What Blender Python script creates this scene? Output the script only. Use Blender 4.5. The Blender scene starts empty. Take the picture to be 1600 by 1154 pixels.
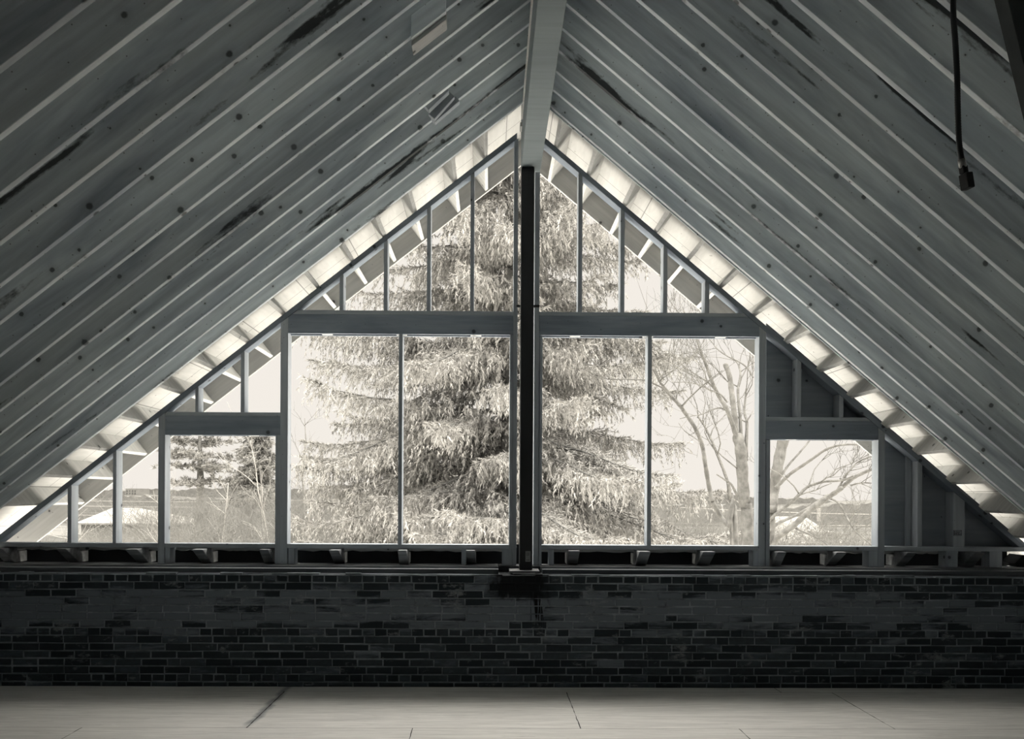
import bpy, bmesh, math, random
import numpy as np
from mathutils import Vector, Matrix

# ------------------------------------------------------------------ camera
SC = bpy.context.scene
COL = SC.collection
EYE = 1.71
F, PSI, RHO, CX, CY = 1350.0, 0.0118, 0.0053, 781.1, 772.45
f_ = Vector((math.sin(PSI), math.cos(PSI), 0))
r0 = Vector((math.cos(PSI), -math.sin(PSI), 0))
u0 = Vector((0, 0, 1))
r_ = r0 * math.cos(RHO) + u0 * math.sin(RHO)
u_ = u0 * math.cos(RHO) - r0 * math.sin(RHO)
cam_d = bpy.data.cameras.new('camera')
cam = bpy.data.objects.new('camera', cam_d)
COL.objects.link(cam)
m = Matrix((r_, u_, -f_)).transposed().to_4x4()
m.translation = Vector((0, 0, EYE))
cam.matrix_world = m
cam_d.sensor_fit = 'HORIZONTAL'
cam_d.sensor_width = 36
cam_d.lens = 36 * F / 1600
cam_d.shift_x = (800 - CX) / 1600
cam_d.shift_y = (CY - 577) / 1600
cam_d.clip_start = 0.05
cam_d.clip_end = 3000
SC.camera = cam

# ------------------------------------------------------------------ light
SKY_HORIZON = 0.92      # radiance of the overcast sky near the horizon
SKY_ZENITH = 13.0        # boosted overhead, far past a real overcast sky, to light the interior
w = bpy.data.worlds.new('sky')
SC.world = w
w.use_nodes = True
nt = w.node_tree
nt.nodes.clear()
out = nt.nodes.new('ShaderNodeOutputWorld')
bg = nt.nodes.new('ShaderNodeBackground')
tc = nt.nodes.new('ShaderNodeTexCoord')
sep = nt.nodes.new('ShaderNodeSeparateXYZ')
nt.links.new(tc.outputs['Generated'], sep.inputs[0])
ramp = nt.nodes.new('ShaderNodeMapRange')
ramp.interpolation_type = 'SMOOTHSTEP'
ramp.inputs['From Min'].default_value = 0.39
ramp.inputs['From Max'].default_value = 0.62
ramp.inputs['To Min'].default_value = SKY_HORIZON
ramp.inputs['To Max'].default_value = SKY_ZENITH
nt.links.new(sep.outputs['Z'], ramp.inputs['Value'])
nt.links.new(ramp.outputs['Result'], bg.inputs['Strength'])
bg.inputs['Color'].default_value = (0.98, 0.925, 0.85, 1)
nt.links.new(bg.outputs[0], out.inputs[0])
SC.view_settings.view_transform = 'Standard'
SC.view_settings.look = 'None'
SC.view_settings.gamma = 1
SC.view_settings.exposure = 0.0
SC.view_settings.use_curve_mapping = False
SC.cycles.use_denoising = True
SC.cycles.max_bounces = 12
SC.cycles.diffuse_bounces = 8
SC.cycles.glossy_bounces = 3
SC.cycles.use_adaptive_sampling = True
SC.cycles.adaptive_threshold = 0.01

# ------------------------------------------------------------------ helpers
rnd = random.Random(7)


def W(px, py, Y):
    """the point on the ray through a photo pixel at distance Y down the room"""
    d = f_ + r_ * ((px - CX) / F) + u_ * ((CY - py) / F)
    return d * (Y / d.y) + Vector((0, 0, EYE))


def PX(px, Y, py=772):
    return W(px, py, Y).x


def PZ(py, Y, px=800):
    return W(px, py, Y).z


def mesh_obj(name, verts, faces, mat, parent=None, loc=(0, 0, 0), rot=None, smooth=False, bevel=0.0):
    me = bpy.data.meshes.new(name)
    me.from_pydata([tuple(v) for v in verts], [], faces)
    if bevel > 0:
        bm = bmesh.new()
        bm.from_mesh(me)
        bmesh.ops.recalc_face_normals(bm, faces=bm.faces)
        bmesh.ops.bevel(bm, geom=list(bm.edges), offset=bevel, segments=1, affect='EDGES', clamp_overlap=True)
        bm.to_mesh(me)
        bm.free()
    me.materials.append(mat)
    if smooth:
        for p in me.polygons:
            p.use_smooth = True
    o = bpy.data.objects.new(name, me)
    COL.objects.link(o)
    o.location = loc
    if rot:
        o.rotation_euler = rot
    if parent:
        o.parent = parent
    return o


def tag(o, label=None, cat=None, group=None, kind=None):
    if label: o['label'] = label
    if cat: o['category'] = cat
    if group: o['group'] = group
    if kind: o['kind'] = kind
    return o


def empty(name, loc=(0, 0, 0), rot=None):
    o = bpy.data.objects.new(name, None)
    COL.objects.link(o)
    o.location = loc
    o.empty_display_size = 0.1
    if rot: o.rotation_euler = rot
    return o


def prism(name, poly, y0, y1, mat, angle=0.0, parent=None, bevel=0.0025):
    """polygon in world X,Z extruded from y0 to y1; local X lies along the grain"""
    n = len(poly)
    cx = sum(p[0] for p in poly) / n
    cz = sum(p[1] for p in poly) / n
    cy = (y0 + y1) / 2
    ca, sa = math.cos(angle), math.sin(angle)
    loc2 = []
    for x, z in poly:
        dx, dz = x - cx, z - cz
        loc2.append((dx * ca - dz * sa, dx * sa + dz * ca))
    area = sum(loc2[i][0] * loc2[(i + 1) % n][1] - loc2[(i + 1) % n][0] * loc2[i][1] for i in range(n))
    if area < 0: loc2.reverse()
    h = (y1 - y0) / 2
    vs = [(a, -h, b) for a, b in loc2] + [(a, h, b) for a, b in loc2]
    fs = [tuple(range(n)), tuple(range(2 * n - 1, n - 1, -1))]
    for i in range(n):
        j = (i + 1) % n
        fs.append((i, i + n, j + n, j))
    if parent is not None:
        # parent is an unrotated empty: local = world - parent location
        pl = parent.location
        loc = (cx - pl[0], cy - pl[1], cz - pl[2])
    else:
        loc = (cx, cy, cz)
    return mesh_obj(name, vs, fs, mat, parent, loc, (0, angle, 0), bevel=bevel)


def rect(x0, x1, z0, z1):
    return [(x0, z0), (x1, z0), (x1, z1), (x0, z1)]


def boxv(x0, x1, y0, y1, z0, z1):
    v = [(x0, y0, z0), (x1, y0, z0), (x1, y1, z0), (x0, y1, z0), (x0, y0, z1), (x1, y0, z1), (x1, y1, z1), (x0, y1, z1)]
    f = [(0, 3, 2, 1), (4, 5, 6, 7), (0, 1, 5, 4), (1, 2, 6, 5), (2, 3, 7, 6), (3, 0, 4, 7)]
    return v, f


def box(name, x0, x1, y0, y1, z0, z1, mat, parent=None, bevel=0.002):
    c = ((x0 + x1) / 2, (y0 + y1) / 2, (z0 + z1) / 2)
    v, f = boxv(x0 - c[0], x1 - c[0], y0 - c[1], y1 - c[1], z0 - c[2], z1 - c[2])
    loc = c
    if parent is not None:
        pl = parent.location
        loc = (c[0] - pl[0], c[1] - pl[1], c[2] - pl[2])
    return mesh_obj(name, v, f, mat, parent, loc, bevel=bevel)


class Tubes:
    """round limbs gathered into one mesh"""
    def __init__(s, sides=6):
        s.v, s.f, s.n = [], [], sides

    def add(s, pts, radii, sides=None):
        n = sides or s.n
        pts = [Vector(p) for p in pts]
        base = len(s.v)
        up = Vector((0.31, 0.83, 0.2)).normalized()
        for i, p in enumerate(pts):
            a = pts[max(i - 1, 0)]
            b = pts[min(i + 1, len(pts) - 1)]
            t = (b - a)
            t = t.normalized() if t.length > 1e-9 else Vector((0, 0, 1))
            e1 = t.cross(up)
            if e1.length < 1e-3: e1 = t.cross(Vector((1, 0, 0)))
            e1.normalize()
            e2 = t.cross(e1)
            for k in range(n):
                ang = 2 * math.pi * k / n
                s.v.append(tuple(p + (e1 * math.cos(ang) + e2 * math.sin(ang)) * radii[i]))
        for i in range(len(pts) - 1):
            for k in range(n):
                k2 = (k + 1) % n
                s.f.append((base + i * n + k, base + i * n + k2, base + (i + 1) * n + k2, base + (i + 1) * n + k))
        s.f.append(tuple(base + k for k in range(n - 1, -1, -1)))
        e = base + (len(pts) - 1) * n
        s.f.append(tuple(e + k for k in range(n)))

    def build(s, name, mat, parent=None, loc=(0, 0, 0), smooth=True):
        l = Vector(loc)
        v = [tuple(Vector(p) - l) for p in s.v] if l.length else s.v
        return mesh_obj(name, v, s.f, mat, parent, (0, 0, 0) if parent else loc, smooth=smooth)


ORD = ['first', 'second', 'third', 'fourth', 'fifth', 'sixth', 'seventh', 'eighth', 'ninth', 'tenth', 'eleventh', 'twelfth',
       'thirteenth', 'fourteenth', 'fifteenth', 'sixteenth', 'seventeenth', 'eighteenth', 'nineteenth', 'twentieth']


# ------------------------------------------------------------------ materials
def mat_new(name, rough=0.75, spec=0.25):
    m = bpy.data.materials.new(name)
    m.use_nodes = True
    nt = m.node_tree
    b = nt.nodes['Principled BSDF']
    b.inputs['Roughness'].default_value = rough
    b.inputs['Specular IOR Level'].default_value = spec
    return m, nt, b


def N(nt, t, **kw):
    n = nt.nodes.new(t)
    for k, v in kw.items():
        setattr(n, k, v)
    return n


def mixc(nt, fac, a, b, blend='MIX'):
    n = nt.nodes.new('ShaderNodeMix')
    n.data_type = 'RGBA'
    n.blend_type = blend
    n.clamp_factor = True
    for sock, v in ((n.inputs['Factor'], fac), (n.inputs['A'], a), (n.inputs['B'], b)):
        if hasattr(v, 'links'):
            nt.links.new(v, sock)
        elif isinstance(v, (int, float)):
            sock.default_value = v
        else:
            sock.default_value = (*v, 1) if len(v) == 3 else v
    return n.outputs['Result']


def ramp01(nt, val, lo, hi, a=0.0, b=1.0):
    n = nt.nodes.new('ShaderNodeMapRange')
    n.inputs['From Min'].default_value = lo
    n.inputs['From Max'].default_value = hi
    n.inputs['To Min'].default_value = a
    n.inputs['To Max'].default_value = b
    nt.links.new(val, n.inputs['Value'])
    return n.outputs['Result']


def math_(nt, op, a, b=None):
    n = nt.nodes.new('ShaderNodeMath')
    n.operation = op
    for i, v in enumerate((a, b)):
        if v is None: continue
        if hasattr(v, 'links'): nt.links.new(v, n.inputs[i])
        else: n.inputs[i].default_value = v
    return n.outputs[0]


def scaled(nt, vec, s, off=None):
    n = nt.nodes.new('ShaderNodeVectorMath')
    n.operation = 'MULTIPLY'
    nt.links.new(vec, n.inputs[0])
    n.inputs[1].default_value = s
    return n.outputs[0]


def noise(nt, vec, scale=1.0, detail=3, rough=0.55, dist=0.0):
    n = nt.nodes.new('ShaderNodeTexNoise')
    n.inputs['Scale'].default_value = scale
    n.inputs['Detail'].default_value = detail
    n.inputs['Roughness'].default_value = rough
    n.inputs['Distortion'].default_value = dist
    nt.links.new(vec, n.inputs['Vector'])
    return n.outputs['Fac']


def obj_coords(nt, jitter=37.0):
    tc = nt.nodes.new('ShaderNodeTexCoord')
    if not jitter: return tc.outputs['Object'], None
    oi = nt.nodes.new('ShaderNodeObjectInfo')
    mu = math_(nt, 'MULTIPLY', oi.outputs['Random'], jitter)
    cb = nt.nodes.new('ShaderNodeCombineXYZ')
    nt.links.new(mu, cb.inputs[0]); nt.links.new(mu, cb.inputs[1]); nt.links.new(mu, cb.inputs[2])
    ad = nt.nodes.new('ShaderNodeVectorMath'); ad.operation = 'ADD'
    nt.links.new(tc.outputs['Object'], ad.inputs[0]); nt.links.new(cb.outputs[0], ad.inputs[1])
    return ad.outputs[0], oi.outputs['Random']


def wood(name, base, dark=0.5, grain=0.14, knots=0.5, knot_scale=3.4, stain=0.25, streak=0.0, vary=0.1, rough=0.8, tint_stain=(0.8, 0.86, 1.0)):
    m, nt, b = mat_new(name, rough, 0.2)
    v, rn = obj_coords(nt)
    col = base
    g = noise(nt, scaled(nt, v, (1.3, 22, 22)), 1.0, 4, 0.6, 0.35)
    gf = ramp01(nt, g, 0.3, 0.7, 1 - grain, 1 + grain * 0.6)
    # broad patches
    st = noise(nt, scaled(nt, v, (0.8, 3.5, 4.5)), 1.0, 4, 0.6, 0.5)
    sf = ramp01(nt, st, 0.42, 0.72, 0.0, stain)
    c = mixc(nt, sf, base, tuple(base[i] * dark * tint_stain[i] for i in range(3)))
    # per board tone
    rv = ramp01(nt, rn, 0, 1, 1 - vary, 1 + vary)
    cm = nt.nodes.new('ShaderNodeVectorMath'); cm.operation = 'SCALE'
    nt.links.new(c, cm.inputs[0]); nt.links.new(math_(nt, 'MULTIPLY', gf, rv), cm.inputs['Scale'])
    c = cm.outputs[0]
    if knots > 0:
        sp = nt.nodes.new('ShaderNodeSeparateXYZ'); nt.links.new(v, sp.inputs[0])
        cb = nt.nodes.new('ShaderNodeCombineXYZ'); nt.links.new(sp.outputs[0], cb.inputs[0]); nt.links.new(math_(nt, 'ADD', sp.outputs[2], sp.outputs[1]), cb.inputs[1])
        vo = nt.nodes.new('ShaderNodeTexVoronoi'); vo.voronoi_dimensions = '2D'; vo.inputs['Scale'].default_value = knot_scale
        nt.links.new(cb.outputs[0], vo.inputs['Vector'])
        s2 = nt.nodes.new('ShaderNodeSeparateColor'); nt.links.new(vo.outputs['Color'], s2.inputs[0])
        size = ramp01(nt, s2.outputs[0], 0.0, 1.0, 0.014, 0.066 * knot_scale / 3.4)
        pick = math_(nt, 'LESS_THAN', s2.outputs[1], knots)
        wob = noise(nt, scaled(nt, v, (60, 60, 60)), 1.0, 2)
        dd = math_(nt, 'ADD', vo.outputs['Distance'], ramp01(nt, wob, 0.3, 0.7, -0.008, 0.008))
        inside = math_(nt, 'DIVIDE', dd, size)
        k = ramp01(nt, inside, 0.75, 1.25, 1.0, 0.0)
        k = math_(nt, 'MULTIPLY', k, pick)
        halo = math_(nt, 'MULTIPLY', ramp01(nt, inside, 1.0, 3.5, 0.28, 0.0), pick)
        c = mixc(nt, halo, c, tuple(x * 0.45 for x in base))
        c = mixc(nt, math_(nt, 'MULTIPLY', k, 0.88), c, tuple(x * 0.13 for x in base))
        # fine pin knots
        vo2 = nt.nodes.new('ShaderNodeTexVoronoi'); vo2.voronoi_dimensions = '2D'; vo2.inputs['Scale'].default_value = knot_scale * 2.3
        nt.links.new(cb.outputs[0], vo2.inputs['Vector'])
        s3 = nt.nodes.new('ShaderNodeSeparateColor'); nt.links.new(vo2.outputs['Color'], s3.inputs[0])
        p2 = math_(nt, 'MULTIPLY', ramp01(nt, vo2.outputs['Distance'], 0.022, 0.04, 0.8, 0.0), math_(nt, 'LESS_THAN', s3.outputs[1], knots * 0.6))
        c = mixc(nt, p2, c, tuple(x * 0.2 for x in base))
    if streak > 0:
        sk = noise(nt, scaled(nt, v, (0.55, 0.1, 7.5)), 1.0, 3, 0.5, 0.15)
        edge = noise(nt, scaled(nt, v, (14, 14, 30)), 1.0, 3, 0.7)
        s = math_(nt, 'ADD', sk, math_(nt, 'MULTIPLY', edge, 0.12))
        s = ramp01(nt, s, 0.78 - 0.1 * streak, 0.83 - 0.1 * streak, 0.0, 0.95)
        c = mixc(nt, s, c, tuple(x * 0.06 for x in base))
    nt.links.new(c, b.inputs['Base Color'])
    bp = nt.nodes.new('ShaderNodeBump'); bp.inputs['Strength'].default_value = 0.15; bp.inputs['Distance'].default_value = 0.004
    nt.links.new(g, bp.inputs['Height']); nt.links.new(bp.outputs[0], b.inputs['Normal'])
    return m


def plain(name, base, rough=0.7, spec=0.3, var=0.2, scale=6.0, metal=0.0):
    m, nt, b = mat_new(name, rough, spec)
    v, rn = obj_coords(nt)
    n = noise(nt, v, scale, 4, 0.6)
    c = mixc(nt, ramp01(nt, n, 0.3, 0.7), tuple(x * (1 - var) for x in base), tuple(x * (1 + var) for x in base))
    nt.links.new(c, b.inputs['Base Color'])
    b.inputs['Metallic'].default_value = metal
    return m


M = {}
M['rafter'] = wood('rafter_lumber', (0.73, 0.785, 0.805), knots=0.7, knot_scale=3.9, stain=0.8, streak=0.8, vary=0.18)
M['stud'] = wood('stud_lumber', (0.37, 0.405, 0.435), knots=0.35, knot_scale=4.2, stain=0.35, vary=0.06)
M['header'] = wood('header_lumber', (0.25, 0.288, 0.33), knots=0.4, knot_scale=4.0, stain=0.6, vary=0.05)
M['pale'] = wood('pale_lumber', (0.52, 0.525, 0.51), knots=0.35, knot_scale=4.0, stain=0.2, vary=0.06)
M['fly'] = wood('fascia_lumber', (0.43, 0.43, 0.415), knots=0.4, stain=0.3, vary=0.03)
M['beam'] = wood('laminated_beam', (0.205, 0.238, 0.25), knots=0.0, stain=0.2, vary=0.0, grain=0.08)
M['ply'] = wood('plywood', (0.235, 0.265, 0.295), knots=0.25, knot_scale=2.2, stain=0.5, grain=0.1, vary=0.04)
M['old'] = wood('old_timber', (0.24, 0.25, 0.255), knots=0.0, stain=0.7, grain=0.4, vary=0.15)
M['old_dark'] = wood('charred_old_timber', (0.05, 0.055, 0.06), knots=0.0, stain=0.6, grain=0.4, vary=0.15)
M['ledger'] = wood('tarred_timber', (0.09, 0.10, 0.108), knots=0.0, stain=0.5, grain=0.4, vary=0.1)
M['steel'] = plain('dark_steel', (0.012, 0.014, 0.016), 0.5, 0.4)
M['steel_mid'] = plain('grey_steel', (0.12, 0.125, 0.13), 0.45, 0.5)
M['galv'] = plain('bright_metal', (0.6, 0.6, 0.58), 0.35, 0.5, metal=0.6)
M['sticker'] = plain('paper_sticker', (0.2, 0.21, 0.21), 0.7)
M['ink'] = plain('black_ink', (0.01, 0.01, 0.012), 0.8)
M['cable'] = plain('cable_sheath', (0.04, 0.045, 0.05), 0.4, 0.4)
M['plank'] = wood('dark_plank', (0.07, 0.08, 0.08), knots=0.3, stain=0.5)
M['foliage'] = plain('spruce_needles', (0.235, 0.232, 0.219), 0.8, 0.1, 0.25, 3.0)
M['foliage_far'] = plain('distant_needles', (0.16, 0.158, 0.148), 0.9, 0.05, 0.2, 1.0)
M['bark'] = plain('grey_bark', (0.10, 0.099, 0.093), 0.9, 0.1, 0.35, 9.0)
M['bark_dark'] = plain('spruce_bark', (0.09, 0.09, 0.086), 0.9, 0.1, 0.3, 9.0)
M['twig'] = plain('bare_twigs', (0.10, 0.099, 0.092), 0.9, 0.1, 0.3, 0.6)
M['twig_pale'] = plain('pale_twigs', (0.22, 0.215, 0.2), 0.9, 0.1, 0.2, 0.6)
M['snow'] = plain('snow_cover', (0.80, 0.785, 0.75), 0.9, 0.1, 0.08, 0.3)
M['siding'] = plain('house_siding', (0.14, 0.138, 0.128), 0.8, 0.1, 0.1, 0.5)
M['siding_white'] = plain('white_siding', (0.22, 0.215, 0.2), 0.8, 0.1, 0.05, 0.5)
M['pane'] = plain('dark_window_glass', (0.07, 0.07, 0.067), 0.2, 0.5, 0.1)
M['backwall'] = plain('dark_back_wall', (0.04, 0.042, 0.045), 0.9)
M['roof_snow'] = plain('roof_snow', (0.17, 0.167, 0.156), 0.9, 0.1, 0.08, 0.3)
M['wire'] = plain('wire_sheath', (0.2, 0.195, 0.18), 0.6)


def ground_mat():
    m, nt, b = mat_new('winter_ground', 0.95, 0.05)
    tc = nt.nodes.new('ShaderNodeTexCoord')
    n = noise(nt, scaled(nt, tc.outputs['Object'], (0.02, 0.05, 0.05)), 1.0, 6, 0.7)
    c = mixc(nt, ramp01(nt, n, 0.42, 0.58), (0.045, 0.045, 0.042), (0.095, 0.094, 0.088))
    nt.links.new(c, b.inputs['Base Color'])
    return m


def hill_mat():
    m, nt, b = mat_new('wooded_hill', 0.95, 0.05)
    tc = nt.nodes.new('ShaderNodeTexCoord')
    n = noise(nt, scaled(nt, tc.outputs['Object'], (0.25, 0.1, 0.35)), 1.0, 6, 0.75)
    c = mixc(nt, ramp01(nt, n, 0.35, 0.65), (0.065, 0.064, 0.06), (0.10, 0.099, 0.092))
    nt.links.new(c, b.inputs['Base Color'])
    return m


def sheathing_mat():
    """board roof sheathing: pale boards with seams and nail marks"""
    m, nt, b = mat_new('roof_sheathing', 0.8, 0.15)
    v, rn = obj_coords(nt, 0)
    g = noise(nt, scaled(nt, v, (3, 3, 30)), 1.0, 4, 0.6, 0.8)
    c = mixc(nt, ramp01(nt, g, 0.3, 0.75), (0.55, 0.55, 0.535), (0.46, 0.465, 0.455))
    sp = nt.nodes.new('ShaderNodeSeparateXYZ'); nt.links.new(v, sp.inputs[0])
    # seams every 0.61 m along the slope (height steps) and every 1.22 m along the ridge
    zz = math_(nt, 'FRACT', math_(nt, 'MULTIPLY', sp.outputs[2], 2.55))
    seam = math_(nt, 'LESS_THAN', math_(nt, 'ABSOLUTE', math_(nt, 'SUBTRACT', zz, 0.5)), 0.008)
    yy = math_(nt, 'FRACT', math_(nt, 'MULTIPLY', sp.outputs[1], 0.41))
    seam2 = math_(nt, 'LESS_THAN', math_(nt, 'ABSOLUTE', math_(nt, 'SUBTRACT', yy, 0.5)), 0.002)
    vo = nt.nodes.new('ShaderNodeTexVoronoi'); vo.inputs['Scale'].default_value = 9.0
    nt.links.new(v, vo.inputs['Vector'])
    nail = ramp01(nt, vo.outputs['Distance'], 0.06, 0.1, 0.7, 0.0)
    c = mixc(nt, nail, c, (0.15, 0.15, 0.14))
    c = mixc(nt, math_(nt, 'MULTIPLY', math_(nt, 'MAXIMUM', seam, seam2), 0.7), c, (0.12, 0.12, 0.12))
    nt.links.new(c, b.inputs['Base Color'])
    return m


def runoff(nt, c, v):
    """dark run-off stain under the column base"""
    sp = nt.nodes.new('ShaderNodeSeparateXYZ'); nt.links.new(v, sp.inputs[0])
    dx = math_(nt, 'ABSOLUTE', math_(nt, 'SUBTRACT', sp.outputs[0], PX(815, 7.67)))
    wob = noise(nt, scaled(nt, v, (9, 9, 5)), 1.0, 4, 0.6)
    sx = ramp01(nt, math_(nt, 'ADD', dx, ramp01(nt, wob, 0.2, 0.8, -0.12, 0.12)), 0.20, 0.30, 1.0, 0.0)
    sz = ramp01(nt, math_(nt, 'ADD', sp.outputs[2], ramp01(nt, wob, 0.2, 0.8, -0.06, 0.06)), 0.77, 0.82, 0.0, 1.0)
    return mixc(nt, math_(nt, 'MULTIPLY', math_(nt, 'MULTIPLY', sx, sz), 0.93), c, (0.008, 0.009, 0.010))


def brick_mats():
    m, nt, b = mat_new('old_brick', 0.9, 0.15)
    tc = nt.nodes.new('ShaderNodeTexCoord')
    v = tc.outputs['Object']
    at = nt.nodes.new('ShaderNodeAttribute'); at.attribute_name = 'tone'
    n = noise(nt, scaled(nt, v, (12, 12, 22)), 1.0, 4, 0.6)
    base = mixc(nt, at.outputs['Fac'], (0.022, 0.031, 0.037), (0.078, 0.097, 0.112))
    c = mixc(nt, ramp01(nt, n, 0.35, 0.7, 0.0, 0.5), base, (0.02, 0.022, 0.024))
    # lime and mortar smeared over the middle courses
    sm = noise(nt, scaled(nt, v, (1.1, 1.1, 6.5)), 1.0, 6, 0.68, 0.4)
    sp = nt.nodes.new('ShaderNodeSeparateXYZ'); nt.links.new(v, sp.inputs[0])
    band = math_(nt, 'ABSOLUTE', math_(nt, 'SUBTRACT', sp.outputs[2], 0.68))
    band = ramp01(nt, band, 0.06, 0.26, 0.19, -0.12)
    s = ramp01(nt, math_(nt, 'ADD', math_(nt, 'ADD', sm, band), ramp01(nt, at.outputs['Fac'], 0.0, 0.6, -0.12, 0.07)), 0.50, 0.60, 0.0, 0.9)
    c = mixc(nt, s, c, (0.15, 0.173, 0.20))
    sp2 = noise(nt, scaled(nt, v, (5, 5, 9)), 1.0, 5, 0.7)
    c = mixc(nt, ramp01(nt, sp2, 0.60, 0.70, 0.0, 0.75), c, (0.24, 0.255, 0.27))
    c = runoff(nt, c, v)
    # thin black drips below it
    dr = noise(nt, scaled(nt, v, (26, 1, 3.0)), 1.0, 2, 0.5, 0.6)
    dxx = math_(nt, 'ABSOLUTE', math_(nt, 'SUBTRACT', sp.outputs[0], PX(842, 7.67)))
    dm = math_(nt, 'MULTIPLY', ramp01(nt, dxx, 0.03, 0.12, 1.0, 0.0), ramp01(nt, sp.outputs[2], 0.52, 0.60, 0.0, 1.0))
    dm = math_(nt, 'MULTIPLY', dm, ramp01(nt, dr, 0.56, 0.60, 0.0, 1.0))
    c = mixc(nt, dm, c, (0.006, 0.006, 0.007))
    nt.links.new(c, b.inputs['Base Color'])
    bp = nt.nodes.new('ShaderNodeBump'); bp.inputs['Strength'].default_value = 0.5; bp.inputs['Distance'].default_value = 0.006
    nt.links.new(n, bp.inputs['Height']); nt.links.new(bp.outputs[0], b.inputs['Normal'])
    m2, nt, b = mat_new('mortar', 0.95, 0.05)
    tc = nt.nodes.new('ShaderNodeTexCoord')
    n = noise(nt, scaled(nt, tc.outputs['Object'], (3, 3, 7)), 1.0, 6, 0.75)
    c = mixc(nt, ramp01(nt, n, 0.32, 0.62), (0.06, 0.072, 0.082), (0.27, 0.30, 0.325))
    c = runoff(nt, c, tc.outputs['Object'])
    nt.links.new(c, b.inputs['Base Color'])
    return m, m2


def floor_mat():
    m, nt, b = mat_new('subfloor_plywood', 0.6, 0.3)
    tc = nt.nodes.new('ShaderNodeTexCoord')
    v = tc.outputs['Object']
    g = noise(nt, scaled(nt, v, (1.3, 17, 1)), 1.0, 6, 0.7, 1.4)
    n2 = noise(nt, scaled(nt, v, (0.9, 1.6, 1)), 1.0, 5, 0.6)
    at = nt.nodes.new('ShaderNodeAttribute'); at.attribute_name = 'tone'
    c = mixc(nt, ramp01(nt, g, 0.35, 0.72), (0.60, 0.595, 0.565), (0.38, 0.38, 0.365))
    c = mixc(nt, ramp01(nt, n2, 0.5, 0.72, 0.0, 0.35), c, (0.42, 0.42, 0.41))
    c = mixc(nt, math_(nt, 'MULTIPLY', at.outputs['Fac'], 0.12), c, (0.4, 0.4, 0.38))
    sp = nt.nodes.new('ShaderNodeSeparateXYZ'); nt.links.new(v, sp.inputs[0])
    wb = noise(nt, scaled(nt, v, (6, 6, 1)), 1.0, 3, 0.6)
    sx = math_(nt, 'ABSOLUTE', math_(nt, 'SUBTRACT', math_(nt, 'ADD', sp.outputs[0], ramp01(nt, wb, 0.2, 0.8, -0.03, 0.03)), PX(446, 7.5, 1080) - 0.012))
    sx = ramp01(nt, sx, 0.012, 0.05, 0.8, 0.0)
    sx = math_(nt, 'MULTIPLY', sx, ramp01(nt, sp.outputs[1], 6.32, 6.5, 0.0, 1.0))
    c = mixc(nt, sx, c, (0.13, 0.14, 0.15))  # soft shadow along the left sheet seam, painted into the floor colour
    # scuffs and scattered dark marks
    n3 = noise(nt, scaled(nt, v, (3.0, 30, 1)), 1.0, 4, 0.7)
    c = mixc(nt, ramp01(nt, n3, 0.60, 0.70, 0.0, 0.55), c, (0.2, 0.2, 0.19))
    nt.links.new(c, b.inputs['Base Color'])
    return m


M['ground'] = ground_mat()
M['hill'] = hill_mat()
M['sheathing'] = sheathing_mat()
M['brick'], M['mortar'] = brick_mats()
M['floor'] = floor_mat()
M['gap'] = plain('dark_gap', (0.03, 0.03, 0.03), 0.9)
M['black'] = plain('tarred_board', (0.006, 0.007, 0.008), 0.9, 0.1)

# ------------------------------------------------------------------ the roof's lines
XR, ZR = 0.362, 5.1005            # ridge line, underside of the rafters
TL, TR = 0.7894, 0.8354           # slopes
AL, AR = -math.atan(TL), math.atan(TR)
RD = 0.286                        # rafter depth
VL, VR = RD / math.cos(AL), RD / math.cos(AR)   # vertical measure of it
XEL, XER = -5.25, 5.75
YB = -6.0                         # back of the attic
YEND = 9.10                       # outer edge of the roof


def zu(x, d=0.0):
    """height of the rafters' underside plus d"""
    return ZR - (TL * (XR - x) if x < XR else TR * (x - XR)) + d


def slope_poly(side, xa, xb, d0, d1):
    return [(xa, zu(xa, d0)), (xb, zu(xb, d0)), (xb, zu(xb, d1)), (xa, zu(xa, d1))]


# ------------------------------------------------------------------ structure: roof deck
def roof_deck():
    vs, fs = [], []
    for side, xa, vr in ((-1, XEL, VL), (1, XER, VR)):
        t = TL if side < 0 else TR
        p = [(xa, ZR - t * abs(xa - XR) + vr), (XR, ZR + vr), (XR, ZR + vr + 0.05), (xa, ZR - t * abs(xa - XR) + vr + 0.05)]
        b = len(vs)
        for y in (YB, YEND):
            vs += [(x, y, z) for x, z in p]
        fs += [(b, b + 1, b + 2, b + 3), (b + 7, b + 6, b + 5, b + 4)]
        for i in range(4):
            j = (i + 1) % 4
            fs.append((b + i, b + i + 4, b + j + 4, b + j))
    o = mesh_obj('ceiling', vs, fs, M['sheathing'])
    bm = bmesh.new(); bm.from_mesh(o.data); bmesh.ops.recalc_face_normals(bm, faces=bm.faces); bm.to_mesh(o.data); bm.free()
    tag(o, kind='structure')


roof_deck()

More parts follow.
